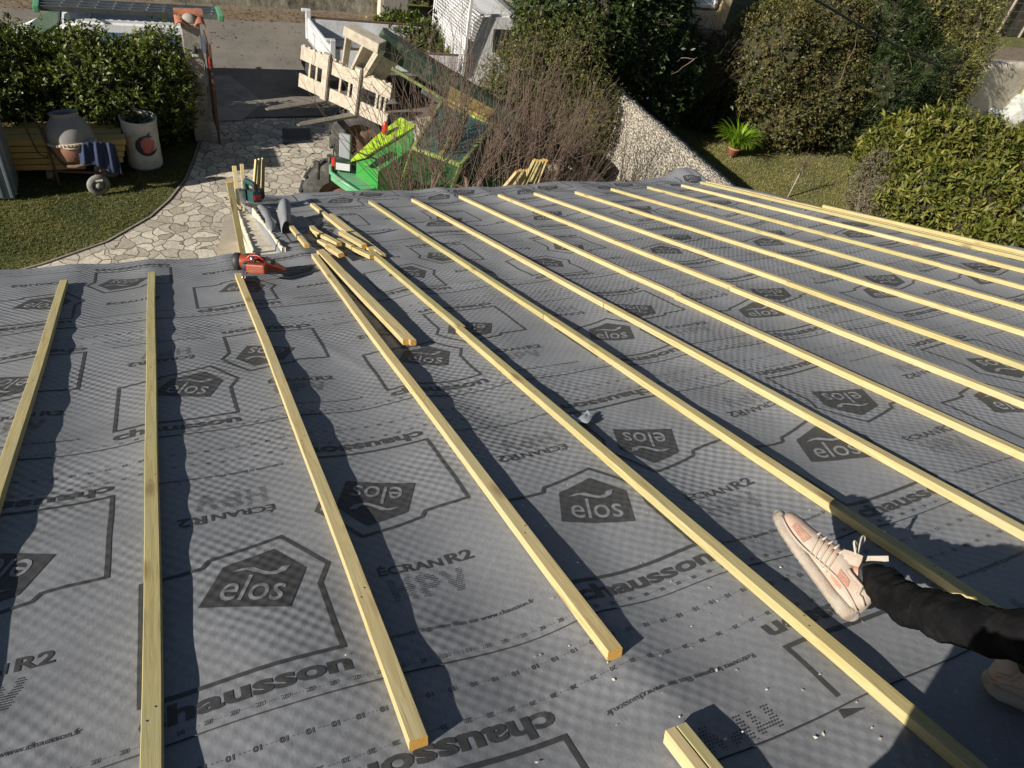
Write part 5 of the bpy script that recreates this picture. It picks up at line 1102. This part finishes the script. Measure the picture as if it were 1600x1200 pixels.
# clear plastic scrap, wood chips and sawdust
V, F = [], []; pc_ = rw(905, 660, 0); rg = np.random.default_rng(2)
for i in range(9):
    for j in range(6): V.append((pc_.x - .05 + .013 * i, pc_.y - .02 + .01 * j + .012 * math.sin(i), .006 + rg.uniform(0, .014)))
F = [[i * 6 + j, i * 6 + j + 1, (i + 1) * 6 + j + 1, (i + 1) * 6 + j] for i in range(8) for j in range(5)]
tag(npmesh('plastic_scrap', V, F, paint('milky_plastic', (.35, .38, .42), .2), None, MR), 'crumpled milky plastic scrap in the shadow of a batten', 'scrap')
rg = np.random.default_rng(6); n = 300
uu = np.concatenate([rg.uniform(-.5, 5, n // 2), rg.normal(1.0, .35, n - n // 2)]); vv2 = np.concatenate([rg.uniform(.2, 5.6, n // 2) , np.abs(rg.normal(.4, .35, n - n // 2))])
a = rg.uniform(0, 6.28, n); sz = rg.gamma(1.4, .0006, n) + .0005; wv = mem_w(uu, vv2) + .002
V = np.zeros((n, 4, 3))
for k in range(4): V[:, k, 0] = uu + np.cos(a + k * 1.57) * sz * (1 if k % 2 else 1.9); V[:, k, 1] = vv2 + np.sin(a + k * 1.57) * sz * (1 if k % 2 else 1.9); V[:, k, 2] = wv + rg.uniform(0, .003, n)
ok = ~((uu < U_STEP) & (vv2 > V_LEFT - .05)) & (vv2 < 6.2)
tag(npmesh('wood_chips', V[ok].reshape(-1, 3), np.arange(ok.sum() * 4).reshape(-1, 4), mat('pale_chip', (.7, .66, .56), (.55, .5, .4), 30, .8), None, MR), 'tiny pale wood chips scattered over the membrane', 'wood chips', None, 'stuff')

# ================================================================== THE SITTING PERSON
pr = empty('person', None, 'sitting person in black trousers and cream trainers, one leg stretched across the membrane', 'person', mw=MR @ Matrix.Translation((.49, -.25, .02)))
def skin(name, pts, chains, m_, parent, sub=2, root=0, disp=None):
    me = bpy.data.meshes.new(name); names = list(pts); E = []
    for c in chains: E += [(names.index(a), names.index(b)) for a, b in zip(c, c[1:])]
    me.from_pydata([pts[k][0] for k in names], E, []); o = link(name, me, m_, parent, MR)
    md = o.modifiers.new('skin', 'SKIN'); md.use_smooth_shade = True; md.branch_smoothing = .6
    for i, k in enumerate(names):
        r_ = pts[k][1]; r_ = (r_, r_) if isinstance(r_, (int, float)) else r_; me.skin_vertices[0].data[i].radius = r_; me.skin_vertices[0].data[i].use_root = (i == root)
    sb = o.modifiers.new('sub', 'SUBSURF'); sb.levels = sb.render_levels = sub
    if disp:
        tx = bpy.data.textures.new(name, 'CLOUDS'); tx.noise_scale = disp[1]; dm = o.modifiers.new('d', 'DISPLACE'); dm.texture = tx; dm.strength = disp[0]; dm.mid_level = .5; dm.texture_coords = 'LOCAL'
    return o
M_skin = mat('skin', (.50, .30, .22), (.46, .26, .19), 8, .55)
M_trouser = mat('black_trousers', (.005, .005, .006), (.010, .010, .011), 30, .9, bmp=.6, bsc=90, spec=.08, dirt=(.022, .021, .02), dsc=14, bd=.004)
M_hood = mat('dark_jacket', (.02, .022, .03), (.03, .03, .04), 20, .9)
HX, HY = .42, -.42
P = {'pelvis': ((.49, -.21, .14), (.14, .12)), 'belly': ((.45, -.225, .30), (.14, .12)), 'chest': ((.43, -.26, .47), (.15, .13)), 'neck': ((.43, -.36, .65), .055), 'chin': ((.42, -.41, .72), .062), 'head': ((HX, HY, .80), (.085, .095)), 'crown': ((HX, HY, .875), .06),
     'lhip': ((.55, -.18, .13), .09), 'lthigh': ((.93, -.28, .27), .062), 'lknee': ((1.13, -.01, .32), .038), 'lcalf': ((1.145, .175, .225), .032), 'lcalf2': ((1.185, .27, .17), .028), 'lank': ((1.25, .385, .125), .022), 'lfoot': ((1.215, .43, .12), .018),
     'rhip': ((.60, -.36, .13), .09), 'rthigh': ((.86, -.37, .28), .065), 'rknee': ((1.15, -.34, .40), .052), 'rcalf': ((1.23, -.15, .25), .032), 'rank': ((1.352, .13, .10), .016), 'rfoot': ((1.39, .065, .05), .014),
     'lsh': ((.36, -.22, .56), .055), 'lelb': ((.44, -.20, .33), .04), 'lwr': ((.68, -.22, .33), .027), 'lpalm': ((.74, -.23, .33), (.035, .018)),
     'rsh': ((.52, -.42, .56), .055), 'relb': ((.70, -.46, .36), .04), 'rwr': ((.92, -.38, .40), .027), 'rpalm': ((.98, -.35, .40), (.035, .018))}
CH = [('pelvis', 'belly', 'chest', 'neck', 'chin', 'head', 'crown'), ('pelvis', 'lhip', 'lthigh', 'lknee', 'lcalf', 'lcalf2', 'lank', 'lfoot'), ('pelvis', 'rhip', 'rthigh', 'rknee', 'rcalf', 'rank', 'rfoot'), ('chest', 'lsh', 'lelb', 'lwr', 'lpalm'), ('chest', 'rsh', 'relb', 'rwr', 'rpalm')]
for sd, (bx_, by_, bz_), dr_ in (('l', (.74, -.23, .33), Vector((1, .0, -.1))), ('r', (.98, -.35, .40), Vector((1, .3, -.1)))):
    d_ = dr_.normalized(); sdv = d_.orthogonal().normalized()
    for k in range(5):
        base = Vector((bx_, by_, bz_)) + sdv * (.028 - .018 * k if k < 4 else .038) + d_ * (.02 if k < 4 else -.03); Lf = (.034, .04, .037, .028, .03)[k]; dd = (d_ + sdv * (.1 - .06 * k if k < 4 else .9)).normalized(); prv = sd + 'palm'; cn_ = [prv]
        crl = d_.cross(sdv)
        for j in range(3):
            nm = '%sf%d%d' % (sd, k, j); base = base + dd * Lf; dd = (dd + crl * .35).normalized(); P[nm] = (tuple(base), .0095 - .001 * j); cn_.append(nm)
        CH.append(tuple(cn_))
body = skin('body', P, CH, M_skin, pr)
def sub(keys, k, extra=None):
    q = {a: (P[a][0], tuple(x * k for x in P[a][1]) if isinstance(P[a][1], tuple) else P[a][1] * k) for a in keys}; q.update(extra or {}); return q
TR = sub(('pelvis', 'lhip', 'lthigh', 'lknee', 'rhip', 'rthigh', 'rknee'), 1.16)
TR.update({'lcalf': ((1.142, .175, .228), .045), 'lc2': ((1.160, .23, .20), .043), 'lc3': ((1.176, .262, .176), .046), 'lc4': ((1.198, .305, .158), .039), 'lc5': ((1.222, .345, .142), .040), 'lc6': ((1.240, .375, .13), .033), 'lend': ((1.252, .398, .122), .032),
           'rcalf': ((1.23, -.15, .25), .055), 'rc2': ((1.30, -.01, .18), .046), 'rend': ((1.345, .11, .125), .038)})
skin('trousers', TR, [('pelvis', 'lhip', 'lthigh', 'lknee', 'lcalf', 'lc2', 'lc3', 'lc4', 'lc5', 'lc6', 'lend'), ('pelvis', 'rhip', 'rthigh', 'rknee', 'rcalf', 'rc2', 'rend')], M_trouser, pr, 3, disp=(.022, .035))
JK = sub(('belly', 'chest', 'lsh', 'lelb', 'rsh', 'relb'), 1.2, {'hem': ((.48, -.20, .16), (.17, .15)), 'nk': ((.43, -.34, .62), .075), 'lcf': ((.665, -.215, .33), .036), 'rcf': ((.91, -.385, .40), .036)})
skin('left_sock', {'a': ((1.262, .37, .128), .034), 'b': ((1.243, .40, .122), .034), 'c': ((1.228, .42, .115), .028)}, [('a', 'b', 'c')], M_bk, pr)
skin('right_sock', {'a': ((1.347, .10, .135), .034), 'b': ((1.357, .115, .10), .034), 'c': ((1.365, .10, .06), .026)}, [('a', 'b', 'c')], M_bk, pr)
skin('jacket', JK, [('hem', 'belly', 'chest', 'nk'), ('chest', 'lsh', 'lelb', 'lcf'), ('chest', 'rsh', 'relb', 'rcf')], M_hood, pr, 2, disp=(.02, .05))
hair = MB(); hair.lathe((HX, HY, .78), [(0, .125), (.06, .115), (.095, .07), (.10, .02), (.095, -.04), (.07, -.06), (0, -.06)], 24); hair.build('hair', mat('brown_hair', (.05, .03, .02), (.03, .02, .012), 60, .6, bmp=.6), pr, MR)
fc = Vector((HX, HY, .78)) + Vector((-.055, .075, 0)); fcd = Vector((-.6, .8, 0)); fcs = Vector((.8, .6, 0))
for sgn in (-1, 1): MB().lathe(Vector((HX, HY, .79)) + fcd * .088 + fcs * .03 * sgn, [(0, -.01), (.011, -.004), (.011, .004), (0, .009)], 12, fcd).build('eye', M_black, pr, MR)
MB().lathe(Vector((HX, HY, .765)) + fcd * .09, [(0, -.02), (.014, -.01), (.012, .01), (0, .022)], 12, fcd).build('nose', M_skin, pr, MR)
MB().box(Vector((HX, HY, .735)) + fcd * .085, (.045, .012, .01), Matrix.Rotation(.64, 3, 'Z'), .004).build('mouth', paint('lip', (.4, .15, .13), .5), pr, MR)
for sgn in (-1, 1): MB().lathe(Vector((HX, HY, .78)) + fcs * .088 * sgn, [(0, -.01), (.022, -.004), (.026, .006), (.012, .01), (0, .006)], 14, fcs * sgn).build('ear', M_skin, pr, MR)
# trainers
M_upper = mat('cream_pink_mesh', (.42, .33, .27), (.46, .40, .33), 16, .85, bmp=.4, bsc=260, dirt=(.50, .24, .16), dsc=22, bd=.002)
M_sole = mat('scuffed_sole', (.40, .355, .30), (.30, .25, .20), 40, .8, bmp=.3, dirt=(.33, .24, .18), dsc=30); M_lace = mat('cream_lace', (.55, .49, .42), (.45, .4, .33), 60, .8)
M_panel = mat('pale_overlay', (.43, .37, .30), (.35, .28, .22), 30, .7, dirt=(.4, .26, .2), dsc=40); M_rose = mat('rose_patch', (.36, .17, .12), (.44, .27, .2), 60, .85, bmp=.4, bsc=200)
def tops(x):
    xs = [0, .012, .03, .06, .095, .12, .15, .19, .23, .265, .29, .305, .312]; ys = [.060, .088, .098, .092, .090, .098, .094, .082, .071, .064, .056, .046, .034]; return float(np.interp(x, xs, ys))
def hw_(x):
    xs = [0, .01, .03, .07, .12, .17, .21, .25, .285, .305, .312]; ys = [.012, .026, .034, .036, .036, .041, .047, .046, .038, .022, .003]; return float(np.interp(x, xs, ys))
def yb_(x): return float(np.interp(x, [0, .03, .2, .26, .312], [.006, 0, 0, .003, .012]))
def loft(fn_t, fn_b, fn_w, x0, x1, n=40, k=28, tap=.38, ex=.75):
    V, F = [], []
    for i in range(n + 1):
        x = x0 + (x1 - x0) * (.5 - .5 * math.cos(math.pi * i / n)); t_, b_, w_ = fn_t(x), fn_b(x), fn_w(x)
        for j in range(k):
            a = 2 * math.pi * j / k; sy, cz = math.sin(a), math.cos(a); y = (t_ + b_) / 2 + (t_ - b_) / 2 * math.copysign(abs(sy) ** ex, sy); f_ = min(1, max(0, (y - b_) / max(1e-4, t_ - b_))); dd_ = min(x - x0, x1 - x) / .022; q_ = max(.03, math.sqrt(max(0, 1 - (1 - min(1, dd_)) ** 2))); y = (t_ + b_) / 2 + (y - (t_ + b_) / 2) * q_; w_ = w_ * 1.0
            V.append((x, y, q_ * w_ * math.copysign(abs(cz) ** ex, cz) * (1 - tap * f_ * f_)))
    for i in range(n):
        for j in range(k): F.append((i * k + j, i * k + (j + 1) % k, (i + 1) * k + (j + 1) % k, (i + 1) * k + j))
    return V, F
def trainer(mw_):
    def bld(name, V, F, m_, sm=True): return npmesh(name, V, F, m_, pr, mw_, smooth=sm)
    sh = bld('trainer', *loft(tops, lambda x: yb_(x) + .016, hw_, .002, .298), M_upper)
    V, F = loft(lambda x: yb_(x) + .030 + .008 * max(0, 1 - x / .08), lambda x: yb_(x) - .004 + .0015 * math.sin(x * 200) ** 2, lambda x: hw_(x) + .006, -.006, .316, 60, 24, .1, .6)
    o = bld('sole', V, F, M_sole); o.parent = sh; o.matrix_basis = Matrix()
    def add(name, mb, m_):
        q = mb.build(name, m_, sh, mw_); return q
    def side(x, y, sg): return Vector((x, y, sg * (hw_(x) * (1 - .38 * ((y - yb_(x) - .016) / max(.01, tops(x) - yb_(x) - .016)) ** 2) * .985 + .001)))
    for sg in (1, -1):
        for k in range(5):
            x = .120 + .014 * k; mb = MB(); pts = [side(x + .022 * f_, .034 + (tops(x) - .052) * f_, sg) for f_ in np.linspace(0, 1, 6)]; mb.tube(pts, .0026, 6); add('side_stripe', mb, M_panel)
        mb = MB(); mb.tube([side(x, .035 + .012 * math.sin(x * 20), sg) for x in np.linspace(.01, .29, 22)], .0035, 6); add('welt_line', mb, M_panel)
        mb = MB(); mb.tube([side(x, tops(x) * .86 - (.02 if x < .05 else 0), sg) for x in np.linspace(.012, .10, 10)], .005, 6); add('collar_padding', mb, M_panel)
        V, F = [], []; nn = 8
        for i in range(nn + 1):
            for j in range(nn + 1):
                x, y = .070 + .036 * i / nn + .004 * math.sin(j), .036 + .030 * j / nn; p = side(x, y, sg); V.append((p.x, p.y, p.z + sg * .0012))
        F = [[i * (nn + 1) + j, i * (nn + 1) + j + 1, (i + 1) * (nn + 1) + j + 1, (i + 1) * (nn + 1) + j] for i in range(nn) for j in range(nn)]
        q = npmesh('rose_panel', V, F, M_rose, sh, mw_, smooth=True)
        V, F = [], []
        for i in range(9):
            for j in range(7):
                x, y = .205 + .05 * i / 8, .034 + (.022 - .008 * i / 8) * j / 6; p = side(x, y, sg); V.append((p.x, p.y, p.z + sg * .001))
        F = [[i * 7 + j, i * 7 + j + 1, (i + 1) * 7 + j + 1, (i + 1) * 7 + j] for i in range(8) for j in range(6)]
        npmesh('toe_panel', V, F, M_rose, sh, mw_, smooth=True)
    mb = MB(); mb.box((.118, .100, 0), (.05, .035, .04), Matrix.Rotation(-.6, 3, 'Z'), .014); add('tongue', mb, M_panel)
    for k in range(6):
        x = .125 + .016 * k; t_ = tops(x) + .001; w_ = hw_(x) * .55; mb = MB(); mb.tube([(x, t_ - .012, -w_), (x + .002, t_ + .002, -w_ * .5), (x + .004, t_ + .003, 0), (x + .006, t_ + .002, w_ * .5), (x + .008, t_ - .012, w_)], .0028, 6); add('lace', mb, M_lace)
    for q_ in ((.052, .03, .9), (.045, -.02, .5)):
        mb = MB(); mb.tube([(.118 + q_[0] * (.5 - .5 * math.cos(a)) * .6 + .004 * math.sin(a * 2), .108 + q_[0] * (.5 - .5 * math.cos(a)) * q_[2], q_[1] * (.5 - .5 * math.cos(a)) + .014 * math.sin(a)) for a in np.linspace(0, 6.283, 22)], .0026, 6, cap=False); add('lace_loop', mb, M_lace)
    for q in () and (((.118, .105, .0), (.15, .128, .02), (.165, .150, .03), (.15, .158, .03), (.128, .138, .02), (.112, .108, .005)), ((.118, .105, .0), (.145, .125, .035), (.15, .142, .05), (.135, .145, .05), (.12, .125, .03), (.112, .106, .01))):
        mb = MB(); mb.tube(q, .003, 6); add('lace_loop', mb, M_lace)
    mb = MB(); mb.bar((.108, .112, .02), (.075, .165, .045), .018, .004, up=(0, 0, 1)); add('lace_end', mb, M_lace)
    return sh
def frame(o_, xd, yd):
    x = Vector(xd).normalized(); y = Vector(yd); y = (y - x * y.dot(x)).normalized(); z = x.cross(y); M_ = Matrix((x, y, z)).transposed().to_4x4(); M_.translation = Vector(o_); return M_
# the left foot rests on its heel, toe up
F1 = frame((1.176, .375, .036), (-.11, .853, .48), (.70, -.30, .65))
trainer(MR @ F1 @ Matrix.Diagonal((.86, .92, .92, 1)))
trainer(MR @ frame((1.325, .165, .004), (.55, -.83, 0), (0, 0, 1)) @ Matrix.Diagonal((.86, .92, .9, 1)))

# fallen leaves
def fallen(n, regions, label, seed):
    r = np.random.default_rng(seed); V = []
    for (x0, x1, y0, y1, z, k) in regions:
        for i in range(int(n * k)):
            x, y = r.uniform(x0, x1), r.uniform(y0, y1); a = r.uniform(0, 6.28); s_ = r.uniform(.02, .05); V += [(x + s_ * math.cos(a + j * 1.57) * (1 if j % 2 else .5), y + s_ * math.sin(a + j * 1.57) * (1 if j % 2 else .5), ZG + z + r.uniform(0, .012)) for j in range(4)]
    o = npmesh('fallen_leaves', V, np.arange(len(V)).reshape(-1, 4), leaf_mat('dry_leaf', [(.10, .06, .03), (.22, .12, .05), (.30, .20, .09)], .8, .1, .2)); tag(o, label, 'leaves', None, 'stuff')
fallen(900, [(-3, 8, 21.0, 21.9, .012, 1.0), (1.0, 8, 15.3, 21, .01, .15), (.5, 7, 10, 15, .004, .12), (-3, 8, 18, 22, .012, .3)], 'dry brown leaves drifted along the roadside wall and path', 31)
